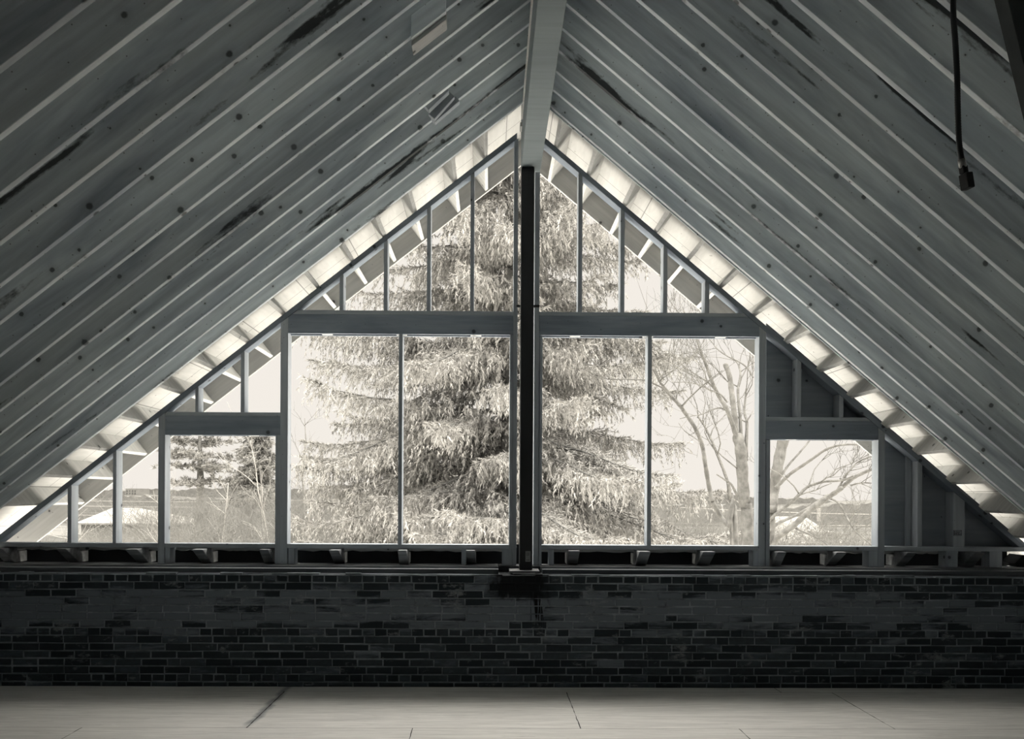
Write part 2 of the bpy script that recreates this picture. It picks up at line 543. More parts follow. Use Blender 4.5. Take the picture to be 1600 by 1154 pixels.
# ------------------------------------------------------------------ structure: floor sheets
def build_floor():
    y1 = W(885, 1080.5, 1).y
    def yrow(py):
        d = f_ + r_ * 0.05 + u_ * ((CY - py) / F)
        return d.y * (-EYE / d.z)
    ya, yb = yrow(1080.5), yrow(1137.5)
    rows = [(ya, 7.72), (yb, ya)]
    y = yb
    while y > YB:
        rows.append((max(y - 1.2, YB), y)); y -= 1.2
    vs, fs, tone = [], [], []
    R = random.Random(3)
    for i, (c, d) in enumerate(rows):
        if i == 0: xs = [-5.1, PX(1222, 7.5) , 5.5]
        elif i == 1: xs = [-5.1, PX(445, ya, 1080), PX(885, ya, 1080), PX(1300, ya, 1080), 5.5]
        elif i == 2: xs = [-5.1, PX(128, yb, 1137), PX(645, yb, 1137), PX(1155, yb, 1137), 4.3, 5.5]
        else:
            o = -5.1 + (i * 1.27) % 2.44
            xs = [-5.1] + [o + 2.44 * k for k in range(5) if -5.0 < o + 2.44 * k < 5.4] + [5.5]
        for k in range(len(xs) - 1):
            g0 = 0.003; g1 = 0.003
            if i == 1 and k == 0: g1 = 0.006
            nseg = 24
            b = len(vs)
            wob = 0.0025
            x0, x1 = xs[k] + g0, xs[k + 1] - g1
            yc, yd = c + 0.002, d - 0.002
            # slightly ragged short edges
            L = [(x0 + R.uniform(-wob, wob), yc + (yd - yc) * j / nseg) for j in range(nseg + 1)]
            Rr = [(x1 + R.uniform(-wob, wob), yc + (yd - yc) * j / nseg) for j in range(nseg + 1)]
            for (a, yy), (bb, _) in zip(L, Rr):
                vs += [(a, yy, 0.0), (bb, yy, 0.0)]
            t = R.random()
            for j in range(nseg):
                fs.append((b + 2 * j, b + 2 * j + 1, b + 2 * j + 3, b + 2 * j + 2)); tone.append(t)
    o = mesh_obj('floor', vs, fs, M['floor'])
    a = o.data.attributes.new('tone', 'FLOAT', 'FACE')
    a.data.foreach_set('value', tone)
    o.data.materials.append(M['gap'])
    bm = bmesh.new(); bm.from_mesh(o.data)
    v, f = boxv(-5.1, 5.5, YB, 7.72, -0.15, -0.006)
    nv = [bm.verts.new(p) for p in v]
    for q in f:
        ff = bm.faces.new([nv[i] for i in q]); ff.material_index = 1
    bm.to_mesh(o.data); bm.free()
    tag(o, kind='structure')


build_floor()

# ------------------------------------------------------------------ structure: brick parapet wall
BY, BTOP = 7.67, 0.995


def build_brick():
    R = random.Random(11)
    ch = 0.0677
    vs, fs, tone = [], [], []
    X0, X1 = -5.0, 5.4
    row = 0
    z = BTOP - 0.004
    while z > 0:
        header = row in (0, 7, 13)
        L = 0.109 if header else 0.2235
        if header:
            seq_off = R.uniform(0, L)
        else:
            seq_off = (row % 2) * 0.11 + R.uniform(-0.02, 0.02)
        x = X0 - seq_off
        zt, zb = z - 0.004, z - ch + 0.004
        while x < X1:
            l = L * R.uniform(0.96, 1.04)
            if header and R.random() < 0.12: l = 0.2235
            if (not header) and R.random() < 0.03: l = 0.11
            xa, xb = max(x + 0.004, X0), min(x + l - 0.004, X1)
            if xb - xa > 0.03 and zt > 0.005:
                yo = BY + R.uniform(-0.003, 0.004)
                b = len(vs)
                j = lambda s=0.0022: R.uniform(-s, s)
                zb2 = max(zb, 0.0)
                bev = 0.006
                front = [(xa + bev + j(), zb2 + bev + j()), (xb - bev + j(), zb2 + bev + j()), (xb - bev + j(), zt - bev + j()), (xa + bev + j(), zt - bev + j())]
                back = [(xa + j(), zb2 + j()), (xb + j(), zb2 + j()), (xb + j(), zt + j()), (xa + j(), zt + j())]
                vs += [(p[0], yo, p[1]) for p in front] + [(p[0], yo + 0.007, p[1]) for p in back] + [(p[0], yo + 0.03, p[1]) for p in back]
                n0 = len(fs)
                fs.append((b, b + 1, b + 2, b + 3))
                for q in (0, 4):
                    for i in range(4):
                        k = (i + 1) % 4
                        fs.append((b + q + i, b + q + 4 + i, b + q + 4 + k, b + q + k))
                t = R.random() ** 2.0
                tone += [t] * (len(fs) - n0)
            x += l
        z -= ch
        row += 1
    o = mesh_obj('wall_front', vs, fs, M['brick'])
    bm = bmesh.new(); bm.from_mesh(o.data)
    # mortar body behind the brick faces, with a ragged top lip
    v, f = boxv(X0, X1, BY + 0.0055, 8.32, 0.0, BTOP - 0.004)
    nv = [bm.verts.new(p) for p in v]
    for q in f:
        ff = bm.faces.new([nv[i] for i in q]); ff.material_index = 1
    x = X0
    while x < X1:
        l = R.uniform(0.05, 0.3)
        h = R.choice((0.003, 0.005, 0.008, 0.012, 0.016))
        if R.random() < 0.75:
            v, f = boxv(x, min(x + l, X1), BY + 0.004 + R.uniform(0, 0.02), BY + R.uniform(0.05, 0.09), BTOP - 0.006, BTOP - 0.004 + h)
            nv = [bm.verts.new(p) for p in v]
            for q in f:
                ff = bm.faces.new([nv[i] for i in q]); ff.material_index = 1
        x += l
    bm.to_mesh(o.data); bm.free()
    o.data.materials.append(M['mortar'])
    a = o.data.attributes.new('tone', 'FLOAT', 'FACE')
    vals = list(tone) + [0.5] * (len(o.data.polygons) - len(tone))
    a.data.foreach_set('value', vals)
    tag(o, kind='structure')


build_brick()
# low side walls under the eaves and the back wall (outside the view)
for nm, x0, x1 in (('wall_left', -5.25, -5.0), ('wall_right', 5.4, 5.65)):
    tag(box(nm, x0, x1, YB, 8.3, 0, 0.98 if nm == 'wall_left' else 0.92, M['mortar'], bevel=0), kind='structure')
tag(prism('wall_back', [(-5.25, 0), (5.65, 0), (5.65, zu(5.65, VR)), (XR, zu(XR, VR)), (-5.25, zu(-5.25, VL))], YB - 0.3, YB, M['backwall'], 0, bevel=0), kind='structure')

# ------------------------------------------------------------------ rafters
ROLL = ' '
NRAF = 17
for side in (-1, 1):
    sname = 'left' if side < 0 else 'right'
    grp = f'roof rafters on the {sname} slope'
    for k in range(NRAF):
        yc = 7.30 - 0.305 * k
        if side < 0: xa, xb, d1, ang = XEL + 0.1, XR - 0.091, VL - 0.002, AL
        else: xa, xb, d1, ang = XR + 0.091, XER - 0.1, VR - 0.002, AR
        o = prism('roof_rafter', slope_poly(side, xa, xb, 0.0, d1), yc - 0.019, yc + 0.019, M['rafter'], ang)
        if k == 0:
            lab = f'lumber rafter on the {sname} slope nearest the open gable frame'
        else:
            lab = f'lumber rafter on the {sname} slope, {ORD[k]} back from the gable'
        tag(o, lab, 'rafter', grp)
        if k == 0 and side > 0:
            p = prism('rafter_liner', slope_poly(side, xa, xb, -0.012, 0.03), yc + 0.025, yc + 0.04, M['rafter'], ang)
            p.parent = o
            p.matrix_parent_inverse = Matrix.Identity(4)
            # child frame: same rotation as its rafter
            d = Vector(p.location) - Vector(o.location)
            p.location = Matrix.Rotation(-ang, 3, 'Y') @ d
            p.rotation_euler = (0, 0, 0)

# ------------------------------------------------------------------ ridge beam and its column
zb0 = 4.696
beam = empty('ridge_beam', (XR, 1.0, zb0))
tag(beam, 'long pale laminated beam running along the roof ridge', 'beam')
box('beam_body', XR - 0.089, XR + 0.089, YB + 0.05, 8.0, zb0, 5.38, M['beam'], beam, 0.004)
box('nailing_strip', XR - 0.089 - 0.014, XR - 0.089, 1.5, 7.6, zu(XR - 0.1) - 0.012, zu(XR - 0.1) - 0.001, M['pale'], beam, 0.001)
box('joint_block', PX(812.5, 7.75, 197), XR - 0.089, 7.70, 7.82, PZ(201, 7.75), PZ(194, 7.75), M['pale'], beam, 0.002)

cy0, cy1 = 7.86, 7.99
cxm = PX(823.2, cy0, 600)
cxl, cxr = cxm - 0.0595, cxm + 0.0595
colm = empty('steel_column', (cxm, 7.93, BTOP))
tag(colm, 'black steel post standing on the brick wall under the ridge beam', 'column')
hw = (cxr - cxl) / 2
box('shaft', cxm - hw, cxm + hw, cy0, cy1, BTOP + 0.03, zb0 - 0.001, M['steel'], colm, 0.006)
box('base_plate', PX(796, 7.8, 892), PX(843, 7.8, 892), 7.76, 8.04, BTOP + 0.012, BTOP + 0.03, M['steel_mid'], colm, 0.002)
box('shim_plate', PX(801, 7.8, 894), PX(836, 7.8, 894), 7.74, 8.02, BTOP + 0.0, BTOP + 0.012, M['steel_mid'], colm, 0.002)
st = box('paper_sticker', PX(821, cy0, 868), PX(829, cy0, 868), cy0 - 0.0012, cy0 + 0.001, PZ(877, cy0), PZ(860.5, cy0), M['sticker'], colm, 0)
st['label'] = 'grey paper sticker'
for zz in (863.5, 866, 874):
    box('print_line', PX(822.2, cy0, 868), PX(827.5, cy0, 868), cy0 - 0.0018, cy0 - 0.0011, PZ(zz + 0.7, cy0), PZ(zz, cy0), M['ink'], colm, 0)
o = box('steel_tie', PX(807, 8.05, 478), PX(843, 8.05, 478), 8.03, 8.06, PZ(480, 8.05), PZ(476.5, 8.05), M['steel'])
tag(o, 'short dark steel tie linking the middle posts behind the black column', 'tie')

# ------------------------------------------------------------------ gable framing
FY, FD = 8.13, 0.14
FB = FY + FD
DPL, DPR = (0.052, 0.112), (0.030, 0.090)      # rake plate bottom/top above the rafter line


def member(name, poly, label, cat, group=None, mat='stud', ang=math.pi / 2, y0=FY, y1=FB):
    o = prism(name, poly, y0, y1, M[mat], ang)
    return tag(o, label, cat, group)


# sloping top plates
xl0 = -4.83
xtop = PX(808, FY, 215)
o = member('rake_plate', [(XR - (ZR + DPL[0] - 1.240) / TL, 1.240), (xtop, zu(xtop, DPL[0])), (xtop, zu(xtop, DPL[1])), (XR - (ZR + DPL[1] - 1.240) / TL, 1.240)],
           'sloping top plate of the gable frame rising from the left', 'plate', mat='header', ang=AL)
xtr = PX(835, FY, 215)
xr1 = 5.30
o = member('rake_plate', [(xtr, zu(xtr, DPR[0])), (XR + (ZR + DPR[0] - 1.240) / TR, 1.240), (XR + (ZR + DPR[1] - 1.240) / TR, 1.240), (xtr, zu(xtr, DPR[1]))],
           'sloping top plate of the gable frame descending to the right', 'plate', mat='header', ang=AR)

# bottom plates between the posts
ZB0, ZB1 = PZ(855.5, FY), PZ(848.5, FY)
ZB0, ZB1 = 1.197, 1.238
ZF = 1.046                           # what the posts stand on


def stud(x0, x1, z0, z1, label, group=None, py=None, name='upright_stud', mat='stud', y0=FY, y1=FB, cut=None):
    poly = rect(x0, x1, z0, z1)
    if cut:
        d = (DPL[0] if x0 < XR else DPR[0]) - 0.0015
        poly = [(x0, z0), (x1, z0), (x1, zu(x1, d)), (x0, zu(x0, d))]
    return member(name, poly, label, 'stud' if name != 'sill_plate' else 'plate', group, mat, math.pi / 2 if name != 'sill_plate' else 0, y0, y1)


def px2(a, b, y):
    return PX(a, FY, y), PX(b, FY, y)


G1 = 'studs of the gable frame'
# --- posts (x measured at mid height)
pl = dict(
    king_small_l=px2(247.0, 257.5, 760),
    jack_small_r=px2(430.0, 437.2, 760),
    king_big_l=px2(437.6, 449.5, 690),
    jack_mid_l=px2(796.0, 800.7, 700),
    king_mid_l=px2(801.6, 808.2, 600),
    king_mid_r=px2(834.6, 842.2, 600),
    jack_mid_r=px2(842.6, 847.0, 700),
    king_big_r=px2(1185.5, 1196.5, 690),
    jack_small2_l=px2(1197.0, 1203.2, 770),
    king_small_r=px2(1372.0, 1382.5, 770),
)
stud(*pl['king_small_l'], ZF, 0, 'post at the left end of the small left window opening', G1, cut=True)
stud(*pl['jack_small_r'], ZF, PZ(679, FY, 440), 'short post holding the right end of the small left window header', G1)
stud(*pl['king_big_l'], ZF, 0, 'tall post between the small left window and the large left opening', G1, cut=True)
stud(*pl['jack_mid_l'], ZF, PZ(523, FY, 800), 'short post under the left large header beside the middle post', G1)
stud(*pl['king_mid_l'], ZF, 0, 'tallest post just left of the black steel column', G1, cut=True)
stud(*pl['king_mid_r'], ZF, 0, 'tallest post just right of the black steel column', G1, cut=True)
stud(*pl['jack_mid_r'], ZF, PZ(525, FY, 845), 'short post under the right large header beside the middle post', G1)
stud(*pl['king_big_r'], ZF, 0, 'tall post between the large right opening and small right window', G1, cut=True)
stud(*pl['jack_small2_l'], ZF, PZ(686.5, FY, 1200), 'short post holding the left end of the small right window header', G1)
stud(*pl['king_small_r'], ZF, 0, 'post at the right end of the small right window opening', G1, cut=True)

# headers: front ply, rear ply, spacers; each with a flat plate above
def header(x0, x1, z0, z1, zt, label, plabel, corner):
    """x0..x1 between posts; corner = 'l' or 'r' where the rake clips it"""
    e = empty('window_header', ((x0 + x1) / 2, FY + FD / 2, z0))
    tag(e, label, 'header', 'window headers')
    d = 0.04
    lim = lambda x: zu(x, (DPL[0] if x < XR else DPR[0])) - 0.002
    def clip(za, zb):
        if corner == 'l':
            t = TL; xz = lambda z: XR - (ZR + DPL[0] - 0.002 - z) / TL
            xc_b, xc_t = xz(za), xz(zb)
            p = [(max(x0, xc_b), za), (x1, za), (x1, zb), (max(x0, xc_t), zb)]
            if xc_t > x0 and xc_b < x0: p.append((x0, lim(x0)))
        else:
            xz = lambda z: XR + (ZR + DPR[0] - 0.002 - z) / TR
            xc_b, xc_t = xz(za), xz(zb)
            p = [(x0, za), (min(x1, xc_b), za)]
            if xc_t < x1 and xc_b > x1: p.append((x1, lim(x1)))
            p += [(min(x1, xc_t), zb), (x0, zb)]
        return p
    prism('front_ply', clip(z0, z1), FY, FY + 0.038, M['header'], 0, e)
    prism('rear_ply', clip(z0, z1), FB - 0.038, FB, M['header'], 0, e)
    n = max(2, int((x1 - x0) / 0.62))
    for i in range(n):
        xs = x0 + (x1 - x0) * (i + 0.5) / n
        prism('spacer_block', rect(xs - 0.05, xs + 0.05, z0 + 0.001, min(z1 - 0.003, lim(xs) - .01)), FY + 0.038, FB - 0.038, M['pale'], 0, e)
    box('core_board', x0 + .02, x1 - .02, FY + 0.060, FY + 0.078, z0 + 0.012, z1 - 0.07, M['old'], e, 0)
    if corner == 'l':
        xa = XR - (ZR + DPL[0] - .004 - zt) / TL
        xb2 = XR - (ZR + DPL[0] - .004 - z1) / TL
        poly = [(max(xb2, x0 - 0.12), z1 + 0.001), (x1, z1 + 0.001), (x1, zt), (max(xa, x0 - .12), zt)]
        poly[0] = (max(x0, xb2), z1 + 0.001); poly[3] = (max(x0, xa), zt)
    else:
        xa = XR + (ZR + DPR[0] - .004 - zt) / TR
        xb2 = XR + (ZR + DPR[0] - .004 - z1) / TR
        poly = [(x0, z1 + 0.001), (min(x1, xb2), z1 + 0.001), (min(x1, xa), zt), (x0, zt)]
    member('cripple_plate', poly, plabel, 'plate', 'plates over the window headers', 'stud', 0)


zh = PZ
H1 = dict(z0=PZ(521.5, FY, 622), z1=PZ(491.5, FY, 622), zt=PZ(485, FY, 622))
H2 = dict(z0=PZ(524.5, FY, 1015), z1=PZ(494.0, FY, 1015), zt=PZ(488, FY, 1015))
H3 = dict(z0=PZ(679.5, FY, 344), z1=PZ(649.5, FY, 344), zt=PZ(643.5, FY, 344))
H4 = dict(z0=PZ(686.5, FY, 1286), z1=PZ(657.5, FY, 1286), zt=PZ(651.5, FY, 1286))
header(pl['king_big_l'][1], pl['king_mid_l'][0], H1['z0'], H1['z1'], H1['zt'],
       'wide header beam over the large left opening', 'flat plate lying on the large left header', 'l')
header(pl['king_mid_r'][1], pl['king_big_r'][0], H2['z0'], H2['z1'], H2['zt'],
       'wide header beam over the large right opening', 'flat plate lying on the large right header', 'r')
header(pl['king_small_l'][1], pl['king_big_l'][0], H3['z0'], H3['z1'], H3['zt'],
       'short header beam over the small left window opening', 'flat plate lying on the small left header', 'l')
header(pl['king_big_r'][1], pl['king_small_r'][0], H4['z0'], H4['z1'], H4['zt'],
       'short header beam over the small right window opening', 'flat plate lying on the small right header', 'r')

# mullions in the large openings
a = px2(622.3, 628.3, 690)
stud(*a, ZB1, H1['z0'], 'slim upright dividing the large left opening', G1)
a = px2(1011.5, 1018.0, 690)
stud(*a, ZB1, H2['z0'], 'slim upright dividing the large right opening', G1)

# cripples above the headers
places = ['nearest the middle post', 'second from the middle post', 'third from the middle post', 'fourth from the middle post']
for i, (a, b, y) in enumerate(((735, 741, 380), (667, 673, 410), (599.5, 605.5, 430), (530.5, 536.5, 455))):
    stud(*px2(a, b, y), H1['zt'], 0, f'upright above the large left header, {places[i]}', G1, cut=True)
for i, (a, b, y) in enumerate(((903.5, 910, 380), (969.5, 976, 410), (1036.5, 1043, 430), (1101.5, 1108.5, 455))):
    stud(*px2(a, b, y), H2['zt'], 0, f'upright above the large right header, {places[i]}', G1, cut=True)
stud(*px2(376, 382, 600), H3['zt'], 0, 'taller upright above the small left header', G1, cut=True)
stud(*px2(305, 310, 620), H3['zt'], 0, 'stubby upright above the small left header', G1, cut=True)
stud(*px2(1245.5, 1252, 610), H4['zt'], 0, 'taller upright above the small right header against plywood', G1, cut=True)
stud(*px2(1311, 1318, 630), H4['zt'], 0, 'stubby upright above the small right header against plywood', G1, cut=True)
# uprights in the low corners
stud(*px2(176, 181.5, 780), ZB1, 0, 'upright in the left corner beside the small left window', G1, cut=True)
stud(*px2(105.5, 111.5, 800), ZB1, 0, 'shorter upright in the far left corner', G1, cut=True)
stud(*px2(1433.5, 1441, 780), ZB1, 0, 'upright on plywood in the right corner beside small right window', G1, cut=True)
stud(*px2(1424.5, 1433, 780), ZB1, 0, 'upright laid flat against plywood beside its twin in right corner', G1, cut=True, y0=FB - 0.03, y1=FB)
sx = px2(1489.5, 1507.5, 810)
o = member('upright_stud', [(sx[0], ZB1), (sx[1], ZB1), (sx[1], zu(sx[1], DPR[0]) - .003), (sx[0], zu(sx[0], DPR[0]) - .003)],
           'broad upright with a black ink stamp in the right corner', 'stud', G1)
# grade stamp: ink box with rows of small illegible marks
stx = [PX(1489.8, FY, 832), PX(1502.5, FY, 832)]
stz = [PZ(836.5, FY, 1495), PZ(828, FY, 1495)]
vs, fs = [], []
def addb(x0, x1, z0, z1):
    v, f = boxv(x0, x1, FY - 0.0012, FY + 0.001, z0, z1)
    n = len(vs); vs.extend(v); fs.extend([tuple(i + n for i in q) for q in f])
addb(stx[0], stx[1], stz[1] - 0.004, stz[1]); addb(stx[0], stx[1], stz[0], stz[0] + 0.004)
addb(stx[0], stx[0] + 0.004, *stz); addb(stx[1] - 0.004, stx[1], *stz)
R = random.Random(5)
for r in range(2):
    x = stx[0] + 0.007
    while x < stx[1] - 0.01:
        wd = R.uniform(0.004, 0.008)
        z = stz[0] + 0.009 + r * 0.019
        addb(x, x + wd, z, z + R.uniform(0.010, 0.015))
        x += wd + 0.003
ang = math.pi / 2
stamp = mesh_obj('grade_stamp', vs, fs, M['ink'])
stamp.parent = o
stamp.matrix_parent_inverse = (Matrix.Translation(o.location) @ Matrix.Rotation(ang, 4, 'Y')).inverted()
stamp['label'] = 'black ink stamp'

# bottom plates
def sill(x0, x1, label):
    o = member('sill_plate', rect(x0, x1, ZB0, ZB1), label, 'plate', 'bottom plates of the gable frame', 'stud', 0)


sill(xl0, pl['king_small_l'][0], 'bottom plate in the left corner of the gable frame')
sill(pl['king_small_l'][1], pl['jack_small_r'][0], 'bottom plate under the small left window opening')
sill(pl['king_big_l'][1], pl['jack_mid_l'][0], 'bottom plate under the large left opening')
sill(pl['jack_mid_r'][1], pl['king_big_r'][0], 'bottom plate under the large right opening')
sill(pl['jack_small2_l'][1], pl['king_small_r'][0], 'bottom plate under the small right window opening')
sill(pl['king_small_r'][1], 5.13, 'bottom plate in the right corner of the gable frame')

# short blocks under the bottom plates
blocks = [(258, 265.5, 'beside the post at the left end of the small left window'), (450.5, 460, 'at the left end of the large left opening'),
          (721, 728, 'under the large left opening near its right end'), (784.5, 795.5, 'beside the post left of the steel column'),
          (857.5, 865.5, 'just right of the steel column posts'), (1176.5, 1185, 'at the right end of the large right opening'),
          (1357, 1371.5, 'under the right end of the small right window'), (1478, 1496.5, 'under the right corner plywood, left one'),
          (1546, 1566, 'under the right corner plywood, rightmost')]
for a, b, t in blocks:
    x0, x1 = px2(a, b, 868)
    stud(x0, x1, ZF, ZB0 - 0.001, 'short pale cripple block ' + t, 'short blocks below the bottom plates', name='cripple_block')

# plywood skin on the right part of the frame
zt_ = lambda x: zu(x, VR - 0.19)
xa, xb = PX(1196, FB), PX(1381, FB)
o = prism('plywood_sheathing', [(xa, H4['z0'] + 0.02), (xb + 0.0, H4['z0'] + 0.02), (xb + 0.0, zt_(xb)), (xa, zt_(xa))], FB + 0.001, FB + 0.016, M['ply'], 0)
tag(o, 'plywood panel behind the uprights above the small right window', 'plywood', 'plywood panels on the gable')
xe = XR + (ZR + VR - 0.19 - 1.19) / TR
o = prism('plywood_sheathing', [(xb + 0.003, 1.19), (xe, 1.19), (xb + 0.003, zt_(xb))], FB + 0.001, FB + 0.016, M['ply'], 0)
tag(o, 'triangular plywood panel filling the right corner of the gable', 'plywood', 'plywood panels on the gable')

# ------------------------------------------------------------------ lookouts and fly rafters
LK_L = [760, 712, 649, 601, 551, 497, 443, 387, 334, 284, 225, 169, 115, 60]
LK_R = [868, 919, 975, 1024, 1075, 1126, 1178, 1229, 1281, 1329, 1384, 1433, 1487, 1539, 1585]
for side, lst in ((-1, LK_L), (1, LK_R)):
    t, ang, dv, dp = (TL, AL, VL, DPL) if side < 0 else (TR, AR, VR, DPR)
    sname = 'left' if side < 0 else 'right'
    x_first = None
    n = len(lst)
    # evenly spaced along the rake, fitted to where they cross the plate
    ys = (238, 281, 331, 367, 407, 446, 491, 532, 572, 611, 659, 697, 746, 787) if side < 0 else \
         (226, 272, 320, 359, 403, 445, 490, 531, 573, 611, 660, 703, 746, 790, 831)
    for i, (px_, py_) in enumerate(zip(lst, ys)):
        p = W(px_, py_, FY)
        x = p.x
        # perpendicular section: 0.038 along the slope, depth up to the deck
        ca, sa = math.cos(ang), math.sin(ang)
        dlow = dp[1] + 0.001
        dtop = dv - 0.002
        hx = 0.019 * ca
        # base centre on plate top, top shifted perpendicular to slope
        depth = (dtop - dlow) * ca
        nx, nz = (math.sin(ang), math.cos(ang))
        bx, bz = x, zu(x, dlow)
        ux, uz = ca, -sa
        poly = [(bx - ux * 0.019, bz - uz * 0.019), (bx + ux * 0.019, bz + uz * 0.019),
                (bx + ux * 0.019 + nx * depth, bz + uz * 0.019 + nz * depth), (bx - ux * 0.019 + nx * depth, bz - uz * 0.019 + nz * depth)]
        o = prism('roof_lookout', poly, 7.322, 9.03, M['pale'], ang + math.pi / 2)
        tag(o, f'pale roof lookout crossing the {sname} rake plate, {ORD[i]} down from the ridge', 'lookout', f'lookouts on the {sname} side')
FYY = 9.03
for side in (-1, 1):
    dv, ang = (VL, AL) if side < 0 else (VR, AR)
    xa, xb = (XEL + 0.05, XR - 0.001) if side < 0 else (XR + 0.001, XER - 0.05)
    o = prism('fly_rafter', slope_poly(side, xa, xb, 0.095, dv - 0.002), FYY + 0.001, FYY + 0.039, M['fly'], ang)
    tag(o, f'grey outer fly rafter at the roof edge beyond the gable, {"left" if side < 0 else "right"} slope', 'rafter', 'outer fly rafters')

# ------------------------------------------------------------------ old timbers on top of the brick wall
gapL, gapR = PX(779, 7.74, 885), PX(847.5, 7.74, 885)
ledz = 1.046
for i, (x0, x1, s) in enumerate(((-4.98, gapL, 'left'), (gapR, 5.38, 'right'))):
    o = box('ledger_timber', x0, x1, 7.735, 7.82, BTOP + 0.001 + 0.004, ledz - 0.004, M['ledger'], bevel=0.003)
    tag(o, f'dark weathered timber lying on the brick wall, {s} of the steel column', 'timber', 'old timbers on the wall top')
    o = box('sole_board', x0, x1 if i == 0 else x1, 8.04, 8.32, BTOP + 0.001, ledz - 0.001, M['old'], bevel=0.003)
    tag(o, f'old board under the gable posts, {s} of the steel column', 'board', 'old boards under the gable frame')
o = box('packing_block', gapL + 0.002, gapR - 0.002, 8.06, 8.30, BTOP + 0.001, ledz - 0.001, M['old_dark'], bevel=0.003)
tag(o, 'dark packing block behind the steel column base', 'block')
# dark rim boards closing the space below the plates
o = box('wall_parapet', -4.98, PX(1568, 8.5, 868), 8.44, 8.50, BTOP - 0.2, 1.225, M['black'], bevel=0)
tag(o, kind='structure')
# weathered deck board under the bottom plate, ragged lip given a pale colour in place of light
for i, (a, b, t) in enumerate(((-4.9, PX(245, FY), 'far left corner'), (PX(262, FY), PX(428, FY), 'small left window'), (PX(460, FY), PX(786, FY), 'large left opening'),
                               (PX(848, FY), PX(1176, FY), 'large right opening'), (PX(1206, FY), PX(1358, FY), 'small right window'), (PX(1384, FY), PX(1566, FY), 'right corner'))):
    R = random.Random(40 + i)
    n = 26
    poly_t = [(a + (b - a) * j / n, ZB0 - 0.002) for j in range(n + 1)]
    poly_b = [(a + (b - a) * j / n, ZB0 - 0.026 - R.uniform(0, 0.014)) for j in range(n, -1, -1)]
    o = prism('deck_board', poly_t + poly_b, FB + 0.002, 8.43, M['pale'], 0, bevel=0)
    tag(o, f'ragged pale deck board edge showing below the plate at the {t}', 'board', 'old deck boards below the plate')

tails = [(-2, 17), (93, 120), (204, 226), (307, 326), (410, 424), (520, 533), (624, 636), (730, 742), (891, 901), (993, 1011), (1093, 1112),
         (1207, 1222), (1296, 1318), (1405, 1424), (1510, 1525)]
for i, (a, b) in enumerate(tails):
    c = (a + b) / 2
    R = random.Random(60 + i)
    wd = 0.095 + R.uniform(-0.012, 0.02)
    xc = PX(c, 8.13, 868)
    yt, yb_ = 7.98 + R.uniform(-0.04, 0.05), 8.22 + R.uniform(-0.05, 0.05)
    z0, z1 = ledz + 0.001, ZB0 - 0.006
    x0, x1 = xc - wd / 2, xc + wd / 2
    j = lambda s=0.008: R.uniform(-s, s)
    prof = [(yb_, z0), (8.435, z0), (8.435, ZB0 - 0.046), (8.262, ZB0 - 0.046), (8.262, z1), (yt, z1)]
    cc = Vector((xc, 8.25, z0))
    v = [(x0 + (j() if q in (0, 5) else 0) - cc.x, y + (j() if q in (0, 5) else 0) - cc.y, z - cc.z) for q, (y, z) in enumerate(prof)]
    v += [(x1 + (j() if q in (0, 5) else 0) - cc.x, y + (j() if q in (0, 5) else 0) - cc.y, z - cc.z) for q, (y, z) in enumerate(prof)]
    f = [tuple(range(5, -1, -1)), tuple(range(6, 12))] + [(q, (q + 1) % 6, (q + 1) % 6 + 6, q + 6) for q in range(6)]
    o = mesh_obj('joist_tail', v, f, M['old'], loc=cc, bevel=0.004)
    if i < 8: lab = f'sawn off old joist end under the bottom plate, {ORD[i]} from the left'
    else: lab = f'sawn off old joist end under the bottom plate, {ORD[i - 8]} right of the steel column'
    tag(o, lab, 'joist end', 'old joist ends below the gable frame')
R = random.Random(99)
x0, x1 = PX(1580, 8.3), PX(1604, 8.3)
o = prism('joist_tail', [(x0, ledz), (x1, ledz), (x1 - 0.03, 1.15), (x0 + 0.06, 1.16), (x0 - 0.02, 1.08)], 8.2, 8.43, M['black'], 0)
tag(o, 'dark broken joist end against the sky in the far right corner', 'joist end')

# ------------------------------------------------------------------ odd blocks nailed between rafters on the left
def sloped_block(name, px_, py_, Y, length, along, depth, mat, label, cat='block', group=None, tilt=0.0, d0=-0.05, d1=0.05):
    p = W(px_, py_, Y)
    ang = AL + tilt
    ca, sa = math.cos(ang), math.sin(ang)
    hx = length / 2
    poly = []
    for a, b in ((-hx, -depth / 2), (hx, -depth / 2), (hx, depth / 2), (-hx, depth / 2)):
        poly.append((p.x + a * ca + b * sa, p.z - a * sa + b * ca))
    o = prism(name, poly, Y - along / 2, Y + along / 2, M[mat], ang)
    if label: tag(o, label, cat, group)
    return o


kY = lambda k: 7.30 - 0.305 * k
# which rafter carries the block: 1st block crosses the line through (640, 60)
def rafter_at(px_, py_):
    best = None
    for k in range(NRAF):
        Y = kY(k)
        p = W(px_, py_, Y)
        e = abs(p.z - zu(p.x))
        if best is None or e < best[0]: best = (e, k)
    return best[1]


